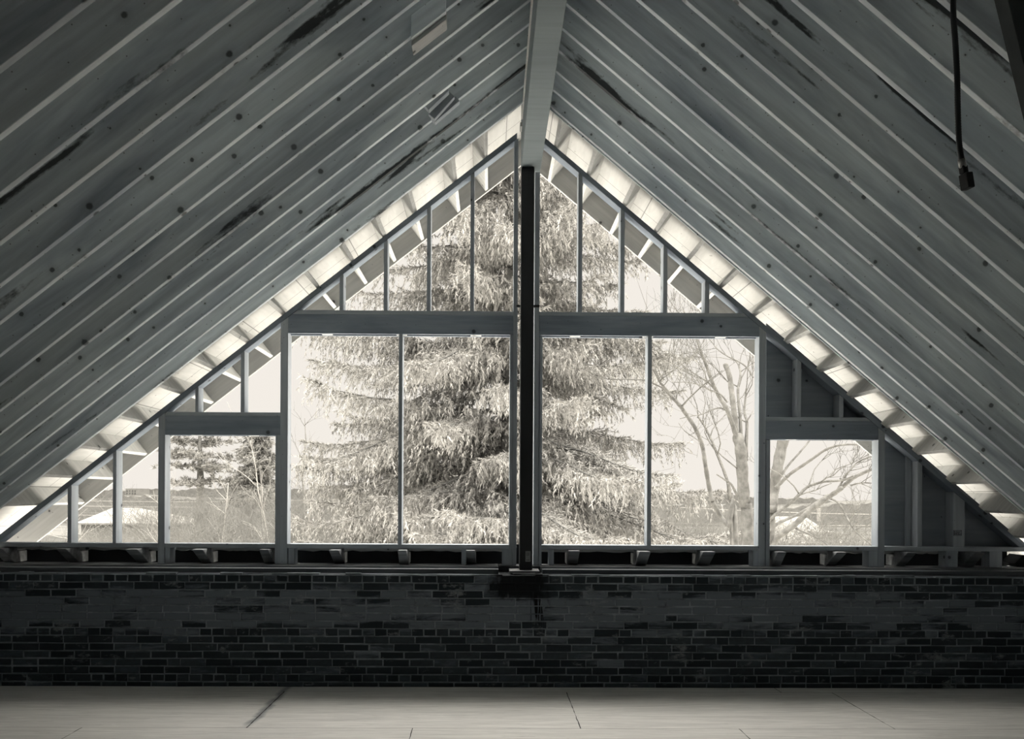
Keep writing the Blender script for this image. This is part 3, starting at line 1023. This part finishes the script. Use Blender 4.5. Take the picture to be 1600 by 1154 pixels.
k1 = rafter_at(640, 62)
Y1 = kY(k1)
e = empty('scrap_block', tuple(W(668, 48, Y1)))
tag(e, 'pale scrap block nailed under a left rafter near the ridge beam', 'block', 'scrap blocks on the left rafters')
p = W(668, 45, Y1 - 0.019)
for nm, dy0, dy1, d0, d1, mt in (('nailed_board', -0.058, -0.0195, -0.035, 0.10, 'rafter'), ('hanging_block', -0.0185, 0.10, -0.062, -0.003, 'pale')):
    ca, sa = math.cos(AL), math.sin(AL)
    xa, xb = p.x - 0.12 * ca, p.x + 0.14 * ca
    o = prism(nm, [(xa, zu(xa, d0)), (xb, zu(xb, d0)), (xb, zu(xb, d1)), (xa, zu(xa, d1))], Y1 + dy0, Y1 + dy1, M[mt], AL)
    o.parent = e
    o.location = Vector(o.location) - Vector(e.location)
k2 = rafter_at(655, 188)
Y2 = kY(k2)
e = empty('scrap_block', tuple(W(690, 165, Y2)))
tag(e, 'dark cluster of three scrap blocks wedged between left rafters', 'block', 'scrap blocks on the left rafters')
for nm, qx, qy, dy, ln, al, dp_, tl in (('upper_block', 682, 155, -0.22, 0.20, 0.06, 0.055, -0.10), ('middle_block', 690, 166, -0.14, 0.22, 0.045, 0.06, -0.18), ('lower_block', 696, 173, -0.06, 0.24, 0.06, 0.045, -0.05)):
    o = sloped_block(nm, qx, qy, Y2 + dy, ln, al, dp_, 'stud', None, tilt=tl)
    o.parent = e
    o.location = Vector(o.location) - Vector(e.location)

# ------------------------------------------------------------------ hanging cable with its box, right
e = empty('hanging_cable', tuple(W(1492, -86, 3.42)))
tag(e, 'flexible cable hanging from the right rafters with a small black box', 'cable')
tb = Tubes(10)
ptsc = [(1494, -92), (1491, -40), (1489.5, 0), (1490, 30), (1493, 70), (1495.5, 120), (1496.5, 170), (1498.5, 220), (1503, 252)]
P3 = [W(a, b, 3.42 + 0.03 * math.sin(i)) for i, (a, b) in enumerate(ptsc)]
# densify and add armour ribs
def dens(P, n):
    out = []
    for i in range(len(P) - 1):
        p0 = P[max(i - 1, 0)]; p1 = P[i]; p2 = P[i + 1]; p3 = P[min(i + 2, len(P) - 1)]
        for j in range(n):
            t = j / n
            out.append(0.5 * ((2 * p1) + (p2 - p0) * t + (2 * p0 - 5 * p1 + 4 * p2 - p3) * t * t + (3 * p1 - p0 - 3 * p2 + p3) * t ** 3))
    out.append(P[-1])
    return out
Q = dens(P3, 24)
tb.add(Q, [0.0105 + 0.0012 * (i % 2) for i in range(len(Q))])
o = tb.build('armoured_cable', M['cable'], None)
o.parent = e; o.location = -Vector(e.location)
tb = Tubes(12)
tb.add([W(1502.3, 249, 3.42), W(1505, 262, 3.42)], [0.0145, 0.0145])
o = tb.build('clamp_collar', M['galv'], None); o.parent = e; o.location = -Vector(e.location)
o['label'] = 'bright metal collar'
tilt = 0.16
for nm, cxp, cyp, wd, hgt, dpt in (('connector_neck', 1505.5, 265, 0.026, 0.030, 0.026), ('connector_box', 1510.5, 283, 0.032, 0.062, 0.045)):
    c = W(cxp, cyp, 3.42)
    v, f = boxv(-wd / 2, wd / 2, -dpt / 2, dpt / 2, -hgt / 2, hgt / 2)
    Rm = Matrix.Rotation(-tilt, 3, 'Y') @ Matrix.Rotation(0.25, 3, 'Z')
    v = [tuple(Rm @ Vector(p)) for p in v]
    o = mesh_obj(nm, v, f, M['steel'], e, c - Vector(e.location), bevel=0.003)

# ------------------------------------------------------------------ planks leaning in the top right corner
def lean(name, xpx_top, off, wd, y0, y1, label, g):
    a = W(xpx_top, 0, 3.05); dx = (W(1600, 195, 3.05).x - W(1552, 0, 3.05).x); dz = (W(1600, 195, 3.05).z - W(1552, 0, 3.05).z)
    s = dx / dz
    x_at = lambda z: a.x + (z - a.z) * s
    # top cut to the rafters' underside, lower end hanging free beside the view
    def top(x_off):
        z = 3.5
        for _ in range(40):
            z = zu(x_at(z) + x_off) - 0.001
        return x_at(z) + x_off, z
    zb_ = 2.55
    (xl, zl), (xr_, zr_) = top(0), top(wd)
    poly = [(x_at(zb_), zb_), (x_at(zb_) + wd, zb_), (xr_, zr_), (xl, zl)]
    return tag(prism(name, poly, y0, y1, M['plank'], math.pi / 2 + 0.24), label, 'plank', g)


lean('hanging_plank', 1552.5, 0, 0.068, 2.98, 3.05, 'narrow dark plank hanging aslant from the rafters in the top right corner', 'dark planks in the top right corner')
lean('hanging_plank', 1583.5, 0, 0.20, 3.06, 3.12, 'wider dark plank just behind the narrow one in the top right corner', 'dark planks in the top right corner')

#@@OUTSIDE
# ------------------------------------------------------------------ outside
GZ = -5.8


def outside_ground():
    o = mesh_obj('ground', [(-900, 75, GZ), (900, 75, GZ), (900, 1500, GZ), (-900, 1500, GZ), (-900, -300, GZ), (900, -300, GZ)], [(0, 1, 2, 3), (4, 5, 1, 0)], M['ground'])
    o.data.materials.append(M['snow'])
    o.data.polygons[1].material_index = 1
    tag(o, kind='structure')
    # wooded rises along the horizon
    for i, (Y, x0, x1, y0, y1, amp, nm) in enumerate(((420, -420, 460, 766, 776, 5, 'hill'), (210, -190, 250, 779, 787, 4, 'hill'))):
        R = random.Random(70 + i)
        n = 420
        hs = []
        a = [R.uniform(0, 6.28) for _ in range(6)]
        for j in range(n + 1):
            t = j / n
            x = x0 + (x1 - x0) * t
            base = PZ(y0 + (y1 - y0) * t, Y)
            h = base + amp * 0.35 * sum(math.sin(t * f_q + a[q]) / (q + 1.5) for q, f_q in enumerate((7, 13, 29, 61, 117, 260))) + R.uniform(-1, 1) * amp * 0.12
            hs.append((x, h))
        vs, fs = [], []
        for x, h in hs:
            vs += [(x, Y, GZ), (x, Y + 2, h), (x, Y + 40, h - 1), (x, Y + 60, GZ)]
        for j in range(n):
            for q in range(3):
                b = 4 * j + q
                fs.append((b, b + 4, b + 5, b + 1))
        tag(mesh_obj(nm, vs, fs, M['hill']), kind='structure')


outside_ground()


def tri_mesh(name, V, mat, parent=None, loc=(0, 0, 0)):
    """V: (n,3,3) float array of triangles"""
    n = len(V)
    me = bpy.data.meshes.new(name)
    me.vertices.add(3 * n)
    me.vertices.foreach_set('co', V.reshape(-1).astype(np.float32))
    me.loops.add(3 * n)
    me.loops.foreach_set('vertex_index', np.arange(3 * n, dtype=np.int32))
    me.polygons.add(n)
    me.polygons.foreach_set('loop_start', np.arange(0, 3 * n, 3, dtype=np.int32))
    me.polygons.foreach_set('loop_total', np.full(n, 3, dtype=np.int32))
    me.update(calc_edges=True)
    me.materials.append(mat)
    o = bpy.data.objects.new(name, me)
    COL.objects.link(o)
    o.location = loc
    if parent: o.parent = parent
    return o


def needles(roots, tips, rng, per, ln, wd, droop=0.5):
    """needle clusters along each root-tip chain"""
    n = len(roots)
    t = rng.random((n, per))
    P = roots[:, None, :] + (tips - roots)[:, None, :] * t[..., None]
    ax = (tips - roots); ax /= np.linalg.norm(ax, axis=1, keepdims=True) + 1e-9
    d = rng.normal(size=(n, per, 3)); d /= np.linalg.norm(d, axis=2, keepdims=True)
    d = d * 0.75 + ax[:, None, :] * 0.9
    d[..., 2] -= droop
    d /= np.linalg.norm(d, axis=2, keepdims=True)
    L = ln * rng.uniform(0.6, 1.3, (n, per, 1))
    s = np.cross(d, rng.normal(size=(n, per, 3))); s /= np.linalg.norm(s, axis=2, keepdims=True) + 1e-9
    a = P - s * wd * 0.5; b = P + s * wd * 0.5; c = P + d * L
    return np.stack([a, b, c], axis=2).reshape(-1, 3, 3)


def big_spruce():
    X0, Y0 = PX(795, 22), 22.0
    root = empty('spruce_tree', (X0, Y0, GZ))
    tag(root, 'huge spruce with drooping branches standing right outside the gable', 'tree')
    rng = np.random.default_rng(5)
    tb = Tubes(8)
    tb.add([(0, 0, 0), (0.02, 0, 6), (0, 0.05, 12), (0, 0, 18), (0, 0, 23)], [0.30, 0.25, 0.18, 0.10, 0.02])
    o = tb.build('trunk', M['bark_dark']); o.parent = root
    br = Tubes(5)
    roots, tips, r2, t2 = [], [], [], []

    def grow(z, az, R, rise, sag):
        nseg = 10
        pts = []
        p = np.array([0, 0, z], float)
        a = az
        cur = rng.normal() * 0.05
        for i in range(nseg + 1):
            s = i / nseg
            pts.append(p.copy())
            a += cur + rng.normal() * 0.05
            slope = rise - sag * 2.2 * math.sin(s * 2.6) + 0.45 * max(0, s - 0.72) * 2 + rng.normal() * 0.05
            st = R / nseg
            p = p + np.array([math.cos(a) * st, math.sin(a) * st, slope * st])
        br.add(pts, [0.045 * (1 - i / nseg) * (R / 5) + 0.006 for i in range(nseg + 1)], 5)
        s = 0.12
        while s < 1.0:
            i = min(int(s * nseg), nseg - 1); f = s * nseg - i
            p = pts[i] * (1 - f) + pts[i + 1] * f
            d = pts[i + 1] - pts[i]; d = d / np.linalg.norm(d)
            n = np.array([-d[1], d[0], 0])
            dens_ = rng.uniform(0.55, 1.0)
            for sd in (-1, 1):
                wl = ((1 - s) * R * 0.30 + 0.25) * rng.uniform(0.4, 1.2)
                q = p + (d * 0.7 + sd * n * rng.uniform(0.4, 1.0)) * wl + np.array([0, 0, rng.uniform(-0.35, 0.12) * wl])
                r2.append(p); t2.append(q)
                m = max(2, int(wl / 0.12))
                for j in range(m):
                    if rng.random() > dens_: continue
                    t = (j + rng.random()) / m
                    h = p + (q - p) * t
                    L = rng.uniform(0.12, 0.62) * (0.55 + 0.45 * min(1, R / 4))
                    roots.append(h); tips.append(h + np.array([rng.normal() * 0.12 + d[0] * 0.12, rng.normal() * 0.12 + d[1] * 0.12, -L]))
            s += 0.12 / R * rng.uniform(0.7, 1.5)
        r2.append(pts[-2]); t2.append(pts[-1] + (pts[-1] - pts[-2]) * 0.5)
    z = 2.2
    k = 0
    while z < 21.5:
        zz = z + GZ
        R0 = max(0.5, min(5.4, 5.6 - (zz - 0.4) * 0.25))
        nb = 7 if z > 4 else 5
        for b in range(nb):
            az = k * 0.77 + b * 2 * math.pi / nb + rng.normal() * 0.35
            R = R0 * rng.uniform(0.6, 1.15)
            grow(z + rng.normal() * 0.24, az, R, rng.uniform(-0.02, 0.42), rng.uniform(0.10, 0.26))
        z += 0.50 if z < 16 else 0.42
        k += 1
    # the long bough that reaches left below the big header, and two on the right
    grow(10.8, math.pi * 1.03, 5.7, 0.30, 0.10)
    grow(10.6, math.pi * 0.96, 5.0, 0.20, 0.10)
    grow(7.6, -0.12, 5.4, 0.16, 0.10)
    grow(9.1, 0.05, 4.6, 0.12, 0.12)
    for zz_, az_, R_ in ((8.6, 3.15, 5.5), (8.1, 2.95, 5.6), (8.9, 3.35, 5.1), (7.8, 3.25, 5.7), (6.9, 3.2, 5.7), (6.3, 3.0, 5.9), (5.7, 3.35, 5.6), (5.2, 3.1, 5.8), (7.4, 2.9, 5.0), (6.6, -0.1, 5.6), (5.8, 0.12, 5.7)):
        grow(zz_, az_, R_, 0.12, 0.10)
    o = br.build('branches', M['bark_dark']); o.parent = root
    T1 = needles(np.array(roots), np.array(tips), rng, 13, 0.10, 0.03, 0.55)
    T2 = needles(np.array(r2), np.array(t2), rng, 34, 0.12, 0.026, 0.1)
    T = np.concatenate([T1, T2])
    o = tri_mesh('foliage', T, M['foliage'], root)


big_spruce()


def pine(name, px, ptop, pbot_crown, Y, wpx, label, seed, kind='pine'):
    x = PX(px, Y)
    ztop = PZ(ptop, Y) - GZ
    zc = PZ(pbot_crown, Y) - GZ
    root = empty(name, (x, Y, GZ))
    tag(root, label, 'tree', 'evergreens beyond the left windows')
    rng = np.random.default_rng(seed)
    tb = Tubes(7)
    tb.add([(0, 0, 0), (0.1, 0, zc), (0, 0, ztop)], [0.34, 0.26, 0.05])
    R0 = wpx * Y / F
    roots, tips = [], []
    z = zc
    while z < ztop - 0.1:
        t = (z - zc) / (ztop - zc)
        if kind == 'pine':
            R = R0 * (0.55 + 0.5 * math.sin(t * 2.6 + 0.3)) * (1 - 0.55 * t)
            nb, up = 5, 0.02
        else:
            R = R0 * (1 - t) * 1.05 + 0.15
            nb, up = 8, -0.25
        for b in range(nb):
            az = rng.uniform(0, 6.283)
            r = R * rng.uniform(0.6, 1.15)
            d = np.array([math.cos(az), math.sin(az), up])
            p0 = np.array([0, 0, z + rng.normal() * 0.1])
            p1 = p0 + d * r
            tb.add([p0, (p0 + p1) / 2 + np.array([0, 0, 0.06 * r]), p1], [0.06, 0.04, 0.015], 4)
            m = int(10 + r * (9 if kind == 'pine' else 7))
            for j in range(m):
                s = rng.uniform(0.3 if kind == 'pine' else 0.1, 1.05)
                q = p0 + d * r * s + rng.normal(size=3) * np.array([0.4, 0.4, 0.14])
                e = q + np.array([rng.normal() * 0.3, rng.normal() * 0.3, rng.uniform(0.0, 0.18) if kind == 'pine' else -rng.uniform(0.0, 0.35)])
                roots.append(q); tips.append(e)
        z += 0.95 if kind == 'pine' else 0.42
    o = tb.build('trunk', M['bark']); o.parent = root
    T = needles(np.array(roots), np.array(tips), rng, 13, 0.34, 0.085, 0.0 if kind == 'pine' else 0.3)
    tri_mesh('foliage', T, M['foliage_far'], root)
    return root


pine('pine_tree', 311, 655, 757, 62, 62, 'tall pine with layered flat boughs in the small left window', 3)
pine('fir_tree', 402, 668, 790, 68, 50, 'conical fir at the right side of the small left window', 8, 'fir')


# ---- bare trees grown from traced limbs, each limb bent in depth as well
def twigs(tb, R, p, d, L, r, depth, spread=0.5, kids=3):
    n = 4
    pts = [p]
    dd = d.normalized()
    for i in range(n):
        dd = (dd + Vector((R.gauss(0, 0.16), R.gauss(0, 0.16), R.gauss(0.03, 0.13)))).normalized()
        pts.append(pts[-1] + dd * (L / n))
    tb.add(pts, [r * (1 - 0.55 * i / n) for i in range(n + 1)], 4 if depth > 1 else 3)
    if depth <= 0: return
    for c in range(kids):
        t = R.uniform(0.25, 1.0)
        i = min(int(t * n), n - 1)
        q = pts[i].lerp(pts[i + 1], t * n - i)
        side = Vector((R.gauss(0, 1), R.gauss(0, 1), R.gauss(0.25, 0.7))).normalized()
        nd = (dd * (1 - spread) + side * spread + Vector((0, 0, 0.12))).normalized()
        twigs(tb, R, q, nd, L * R.uniform(0.5, 0.72), max(r * 0.5, 0.004), depth - 1, spread, kids)


def traced_tree(name, label, Y, limbs, seed, base_px, twig_from, group='bare trees outside the right windows', tl=1.0, td=2):
    R = random.Random(seed)
    bx = PX(base_px, Y)
    root = empty(name, (bx, Y, GZ))
    tag(root, label, 'tree', group)
    tb = Tubes(8); tw = Tubes(4)
    for i, (w0, w1, pts, dy) in enumerate(limbs):
        P = []
        n = len(pts)
        for j, (a, b) in enumerate(pts):
            yy = Y + dy * (j / (n - 1)) + R.uniform(-0.08, 0.08)
            if b > 900:
                q = W(a, 860, yy); q.z = GZ
            else:
                q = W(a, b, yy)
            P.append(q)
        Q = dens(P, 5)
        m = len(Q)
        rad = [(w0 + (w1 - w0) * (j / (m - 1))) * 0.5 * Y / F * (1 + 0.07 * math.sin(j * 1.7 + i)) for j in range(m)]
        tb.add(Q, rad, 8)
        if i in twig_from:
            for q in range(5 if w0 < 7 else 3):
                t = R.uniform(0.35, 1.0)
                idx = min(int(t * (m - 1)), m - 2)
                d = (Q[idx + 1] - Q[idx]).normalized()
                side = Vector((R.gauss(0, 1), R.gauss(0, 1), R.gauss(0.3, 0.8))).normalized()
                twigs(tw, R, Q[idx], (d + side).normalized(), R.uniform(0.5, 1.3) * tl, min(rad[idx] * 0.5, 0.016), td)
    o = tb.build('trunk', M['bark']); o.parent = root; o.location = -Vector(root.location)
    if tw.v:
        o = tw.build('twigs', M['twig']); o.parent = root; o.location = -Vector(root.location)


traced_tree('bare_tree', 'bare tree with a forked trunk at the right edge of large opening', 15.0, [
    (19, 17, [(1170, 950), (1168, 850), (1163, 790), (1160, 740), (1157, 700), (1152, 680)], 0.0),
    (9, 7.5, [(1151, 684), (1147, 643), (1143, 611), (1140, 588), (1133, 568)], 0.3),
    (8, 2.2, [(1153, 690), (1145, 664), (1136, 640), (1122, 616), (1111, 592), (1104, 572), (1095, 549), (1086, 522), (1080, 500)], -0.8),
    (5.5, 2.0, [(1158, 682), (1156, 647), (1153, 610), (1157, 585), (1153, 568), (1143, 558)], 0.9),
    (6.0, 2.4, [(1166, 720), (1166, 690), (1167, 660), (1163, 643), (1165, 620), (1166, 607)], 0.5),
    (2.8, 1.2, [(1136, 628), (1126, 616), (1112, 610), (1095, 602), (1075, 597), (1053, 597)], -1.1),
    (3.0, 1.2, [(1120, 612), (1107, 598), (1092, 588), (1078, 579), (1064, 568)], -0.8),
    (3.0, 1.1, [(1133, 640), (1125, 637), (1112, 640), (1096, 647), (1078, 650), (1062, 654)], -0.7),
    (2.2, 1.2, [(1104, 600), (1102, 585), (1096, 570), (1088, 555), (1080, 540)], 0.6),
    (2.6, 1.6, [(1177, 590), (1168, 575), (1155, 565), (1138, 557), (1122, 546), (1112, 534), (1100, 520)], 0.7),
    (4.2, 2.0, [(1152, 775), (1143, 757), (1132, 749), (1120, 741)], -0.6),
    (2.4, 1.4, [(1151, 731), (1140, 722), (1128, 712), (1118, 702)], -0.4),
    (2.4, 1.3, [(1167, 658), (1173, 648), (1177, 640)], 0.3),
], 21, 1170, (2, 3, 4, 5, 6, 7, 8, 9))
traced_tree('bare_tree', 'slender bare tree leaning left in the right part of the large opening', 12.2, [
    (8, 7, [(1165, 950), (1150, 843), (1138, 822), (1126, 806), (1113, 783)], 0.0),
    (7, 5.5, [(1113, 783), (1107, 755), (1102, 725), (1097, 695), (1086, 668), (1072, 647), (1062, 633), (1047, 617)], -0.6),
    (5.5, 2.5, [(1047, 617), (1038, 605), (1030, 595), (1020, 575)], -0.3),
    (2.6, 1.4, [(1056, 624), (1045, 621), (1035, 622), (1024, 627)], 0.5),
    (2.4, 1.2, [(1095, 690), (1083, 682), (1070, 673), (1060, 660)], 0.5),
], 22, 1150, (1, 2, 3))
traced_tree('bare_tree', 'thin bare tree with an upright stem between two others, large opening', 19, [
    (7, 6, [(1150, 950), (1144, 818), (1141, 780), (1138, 755)], 0.0),
    (5, 3, [(1138, 755), (1131, 735), (1123, 715), (1115, 695), (1108, 680), (1100, 664), (1090, 650)], 0.4),
], 23, 1146, (1,))
traced_tree('bare_tree', 'bare tree with long sweeping limbs seen through the small right window', 14.5, [
    (17, 17, [(1196, 950), (1202, 850), (1205, 800), (1209, 765), (1214, 735), (1221, 700), (1228, 670), (1235, 640)], 0.2),
    (6.0, 2.6, [(1212, 762), (1222, 752), (1236, 739), (1254, 727), (1270, 716), (1287, 704), (1304, 697), (1325, 694), (1350, 695)], -1.2),
    (4.0, 2.6, [(1218, 748), (1226, 735), (1234, 724), (1250, 706), (1266, 686), (1280, 665)], 0.6),
    (10, 7, [(1195, 900), (1211, 846), (1225, 832), (1242, 819), (1255, 807), (1268, 795), (1281, 786), (1293, 777), (1304, 770), (1315, 762)], -0.9),
    (7, 4.5, [(1315, 762), (1326, 752), (1337, 744), (1350, 738), (1362, 733), (1380, 728)], -0.6),
    (3.5, 2.0, [(1309, 764), (1316, 752), (1322, 742), (1331, 731), (1340, 722), (1357, 714), (1372, 710)], -0.2),
    (6, 4.0, [(1196, 835), (1205, 826), (1216, 817), (1229, 811), (1245, 804), (1262, 794), (1278, 783), (1293, 773)], 0.8),
    (5.5, 3.5, [(1200, 815), (1212, 803), (1225, 793), (1237, 784), (1249, 772), (1261, 761), (1273, 756), (1288, 752), (1305, 751), (1320, 749), (1334, 743)], -0.4),
    (3.0, 1.4, [(1330, 758), (1340, 755), (1352, 754), (1370, 755)], -0.3),
    (3.4, 2.4, [(1288, 780), (1298, 779), (1308, 784), (1316, 794), (1322, 806), (1330, 820), (1340, 833), (1357, 847), (1368, 856)], -0.8),
    (3.4, 2.0, [(1238, 822), (1252, 829), (1268, 836), (1282, 843), (1295, 852)], -0.5),
    (2.0, 1.2, [(1296, 745), (1303, 736), (1310, 731), (1322, 727), (1338, 720)], 0.2),
], 24, 1200, (5, 7, 8, 9, 10, 11), tl=0.7)


# ---- thickets of bare shrubs and small trees, one built then copied
def shrub_proto(seed, H, n0, mat, spread=0.55, depth=4):
    R = random.Random(seed)
    tb = Tubes(3)
    for i in range(n0):
        a = R.uniform(0, 6.283)
        d = Vector((math.cos(a) * 0.28, math.sin(a) * 0.28, 1)).normalized()
        twigs(tb, R, Vector((R.gauss(0, 0.25), R.gauss(0, 0.25), 0)), d, H * 0.52, 0.05, depth, spread, 4)
    me = bpy.data.meshes.new('bare_shrub')
    me.from_pydata(tb.v, [], tb.f)
    me.materials.append(mat)
    return me


def thicket(name, label, spots, seed, mat, depth=4, kids=4):
    """a tangle of brush nobody could count: spots = (px, top py, Y)"""
    R = random.Random(seed)
    tb = Tubes(3)
    for (px, pt, Y) in spots:
        x = PX(px, Y)
        H = PZ(pt, Y) - GZ
        b0 = len(tb.v)
        for i in range(2):
            a = R.uniform(0, 6.283)
            d = Vector((math.cos(a) * 0.3, math.sin(a) * 0.3, 1)).normalized()
            twigs(tb, R, Vector((R.gauss(0, 0.3), R.gauss(0, 0.3), 0)), d, H * 0.5, 0.045 * Y / 40, depth, 0.6, kids)
        top = max(v[2] for v in tb.v[b0:])
        s = H / top
        for k in range(b0, len(tb.v)):
            v = tb.v[k]
            tb.v[k] = (v[0] * s * 1.25 + x, v[1] * s + Y, v[2] * s + GZ)
    l = Vector((PX(spots[0][0], spots[0][2]), spots[0][2], GZ))
    o = tb.build(name, mat, loc=tuple(l), smooth=False)
    tag(o, label, 'brush', kind='stuff')


def scatter(n, x0, x1, y0, y1, Ya, Yb, seed):
    R = random.Random(seed)
    return [(x0 + (x1 - x0) * (i + R.random()) / n, R.uniform(y0, y1), R.uniform(Ya, Yb)) for i in range(n)]


thicket('brush_thicket', 'rear tangle of bare grey brush seen low through the left openings', scatter(30, 255, 442, 748, 768, 40, 56, 1) + scatter(26, 445, 620, 726, 765, 40, 56, 3), 31, M['twig'])
thicket('brush_thicket', 'front tangle of bare grey brush at the foot of the left openings', scatter(16, 250, 445, 778, 806, 29, 35, 2) + scatter(12, 445, 600, 786, 812, 29, 35, 4), 32, M['twig'])
thicket('brush_thicket', 'low bare brush in front of the house in the left corner', scatter(10, 60, 245, 822, 836, 62, 75, 5), 33, M['twig'])
thicket('brush_thicket', 'bare brush around the forked tree and snowy roof on the right', scatter(24, 1060, 1200, 772, 795, 36, 56, 6) + scatter(10, 1050, 1200, 804, 822, 29, 34, 7) + scatter(9, 1325, 1380, 735, 775, 36, 50, 8) + scatter(3, 1200, 1235, 806, 822, 40, 60, 9), 34, M['twig'])


def sapling(px, ptop, Y, label, seed, mat='twig_pale', lean=0.0):
    R = random.Random(seed)
    tb = Tubes(4)
    H = PZ(ptop, Y) - GZ
    n = 9
    pts = [Vector((lean * H * (i / n) ** 1.4 + R.gauss(0, 0.05), R.gauss(0, 0.05), H * i / n)) for i in range(n + 1)]
    tb.add(pts, [0.06 * (1 - 0.8 * i / n) * Y / 40 + 0.006 for i in range(n + 1)], 5)
    for i in range(16):
        t = R.uniform(0.35, 0.98)
        k = min(int(t * n), n - 1)
        q = pts[k].lerp(pts[k + 1], t * n - k)
        d = Vector((R.gauss(0, 0.6), R.gauss(0, 0.6), 1)).normalized()
        twigs(tb, R, q, d, H * 0.16 * R.uniform(0.6, 1.3), 0.02, 1, 0.5, 3)
    o = tb.build('bare_sapling', M[mat])
    o.location = (PX(px, Y), Y, GZ)
    tag(o, label, 'tree', 'pale bare saplings')


sapling(330, 757, 37.5, 'pale bare sapling crossing the centre of the small left window', 41, lean=0.10)
sapling(440, 690, 37.5, 'pale bare sapling leaning left in front of the fir', 42, lean=-0.14)
sapling(268, 768, 37.5, 'pale bare sapling in the lower left of the small left window', 43, lean=-0.06)
sapling(470, 655, 59, 'tall thin sapling rising above the brush in the large left opening', 44, 'twig', 0.02)
sapling(462, 742, 37.5, 'pale bare sapling at the left edge of the large left opening', 45, lean=0.10)
sapling(102, 790, 40, 'pale bare sapling in the far left corner opening', 46, lean=0.06)


# ---- houses
def house(name, label, Y, pxl, pxr, p_ridge, p_eave, hip, mat='siding', wins=(), depth=9, ridge_px=None, extra=None):
    x0, x1 = PX(pxl, Y), PX(pxr, Y)
    zr, ze = PZ(p_ridge, Y), PZ(p_eave, Y)
    cx = (x0 + x1) / 2
    root = empty(name, (cx, Y, GZ))
    tag(root, label, 'house')
    ov = 0.45
    box('wall_body', x0 + ov, x1 - ov, Y + ov, Y + depth - ov, GZ, ze + 0.05, M[mat], root, 0)
    rx0, rx1 = (PX(ridge_px[0], Y), PX(ridge_px[1], Y)) if ridge_px else (x0 + hip, x1 - hip)
    ym = Y + depth / 2
    v = [(x0, Y, ze), (x1, Y, ze), (x1, Y + depth, ze), (x0, Y + depth, ze), (rx0, ym, zr), (rx1, ym, zr),
         (x0, Y, ze - .18), (x1, Y, ze - .18), (x1, Y + depth, ze - .18), (x0, Y + depth, ze - .18)]
    f = [(0, 1, 5, 4), (1, 2, 5), (2, 3, 4, 5), (3, 0, 4), (6, 9, 8, 7), (0, 6, 7, 1), (1, 7, 8, 2), (2, 8, 9, 3), (3, 9, 6, 0)]
    c = Vector((cx, Y, GZ))
    ro = mesh_obj('roof', [tuple(Vector(p) - c) for p in v], f, M['roof_snow'], root)
    for a, b, ya, yb in wins:
        wn = box('window', PX(a, Y), PX(b, Y), Y + ov - 0.08, Y + ov + 0.02, PZ(yb, Y), PZ(ya, Y), M['siding_white'], root, 0)
        wv, wf = boxv(-(PX(b, Y) - PX(a, Y)) * .38, (PX(b, Y) - PX(a, Y)) * .38, -0.07, -0.04, -(PZ(ya, Y) - PZ(yb, Y)) * .4, (PZ(ya, Y) - PZ(yb, Y)) * .4)
        mesh_obj('pane', wv, wf, M['pane'], wn)
    return root, c


house('house', 'low house with a snowy hipped roof behind the left corner', 100, 118, 285, 797, 820, 4,
      wins=((198, 206, 827, 836), (221, 226, 828, 840), (236, 242, 827, 836)), ridge_px=(150, 192))
rt, c = house('house', 'long house with snowy roof seen through the small right window', 85, 1205, 1322, 807, 846, 1.5, depth=14)
for nm, a, b, ya, yb, mt, dp in (('chimney', 1279, 1282.5, 791, 812, 'siding_white', 0.5), ('dormer', 1282, 1312, 832, 850, 'siding', 3.0), ('dormer_roof', 1280, 1314, 828.5, 832.5, 'roof_snow', 3.2)):
    yy = 85 + (7.2 if nm == 'chimney' else -0.2)
    box(nm, PX(a, yy), PX(b, yy), yy, yy + dp, PZ(yb, yy), PZ(ya, yy), M[mt], rt, 0)
wn = box('window', PX(1292, 84.7), PX(1311, 84.7), 84.7, 84.79, PZ(845, 84.7), PZ(834, 84.7), M['pane'], rt, 0)
rt, c = house('white_house', 'small white house with a slim tower behind the spruce boughs', 95, 503, 537, 806, 823, 1, 'siding_white', wins=((512, 518, 826, 836),))
box('tower', PX(515, 96), PX(521, 96), 98, 99.2, GZ, PZ(782, 98), M['siding_white'], rt, 0)
# far block on the skyline
bl = empty('apartment_block', (PX(205, 330), 330, GZ))
tag(bl, 'tiny far building on the skyline through the left corner', 'building')
box('wall_body', PX(196, 330), PX(214, 330), 330, 342, GZ, PZ(766, 330), M['siding'], bl, 0)
for i in range(4):
    for j in range(2):
        a = 197.5 + i * 4.2
        box('window', PX(a, 330), PX(a + 2, 330), 329.9, 330.1, PZ(771 + j * 4, 330), PZ(768.6 + j * 4, 330), M['pane'], bl, 0)

# ---- overhead wires strung between poles outside the frame
def wire(label, Y0, Y1, pa, pb, sag, r=0.018):
    a, b = W(pa[0], pa[1], Y0), W(pb[0], pb[1], Y1)
    tb = Tubes(4)
    pts = []
    for i in range(25):
        t = i / 24
        p = a.lerp(b, t)
        p.z -= sag * 4 * t * (1 - t)
        pts.append(p)
    tb.add(pts, [r] * 25)
    o = tb.build('power_line', M['wire'], loc=tuple(a))
    tag(o, label, 'wire', 'overhead wires')


wire('upper overhead wire crossing behind the left openings', 80, 80, (20, 779), (640, 776), 0.35)
wire('middle overhead wire crossing behind the left openings', 80, 80, (20, 787), (640, 785), 0.35)
wire('lowest overhead wire crossing behind the left openings', 80, 80, (20, 801), (640, 803), 0.3)
wire('upper overhead wire crossing behind the right openings', 66, 66, (1060, 792), (1600, 803), 0.25)
wire('lower overhead wire crossing behind the right openings', 66, 66, (1060, 817), (1600, 814), 0.25)
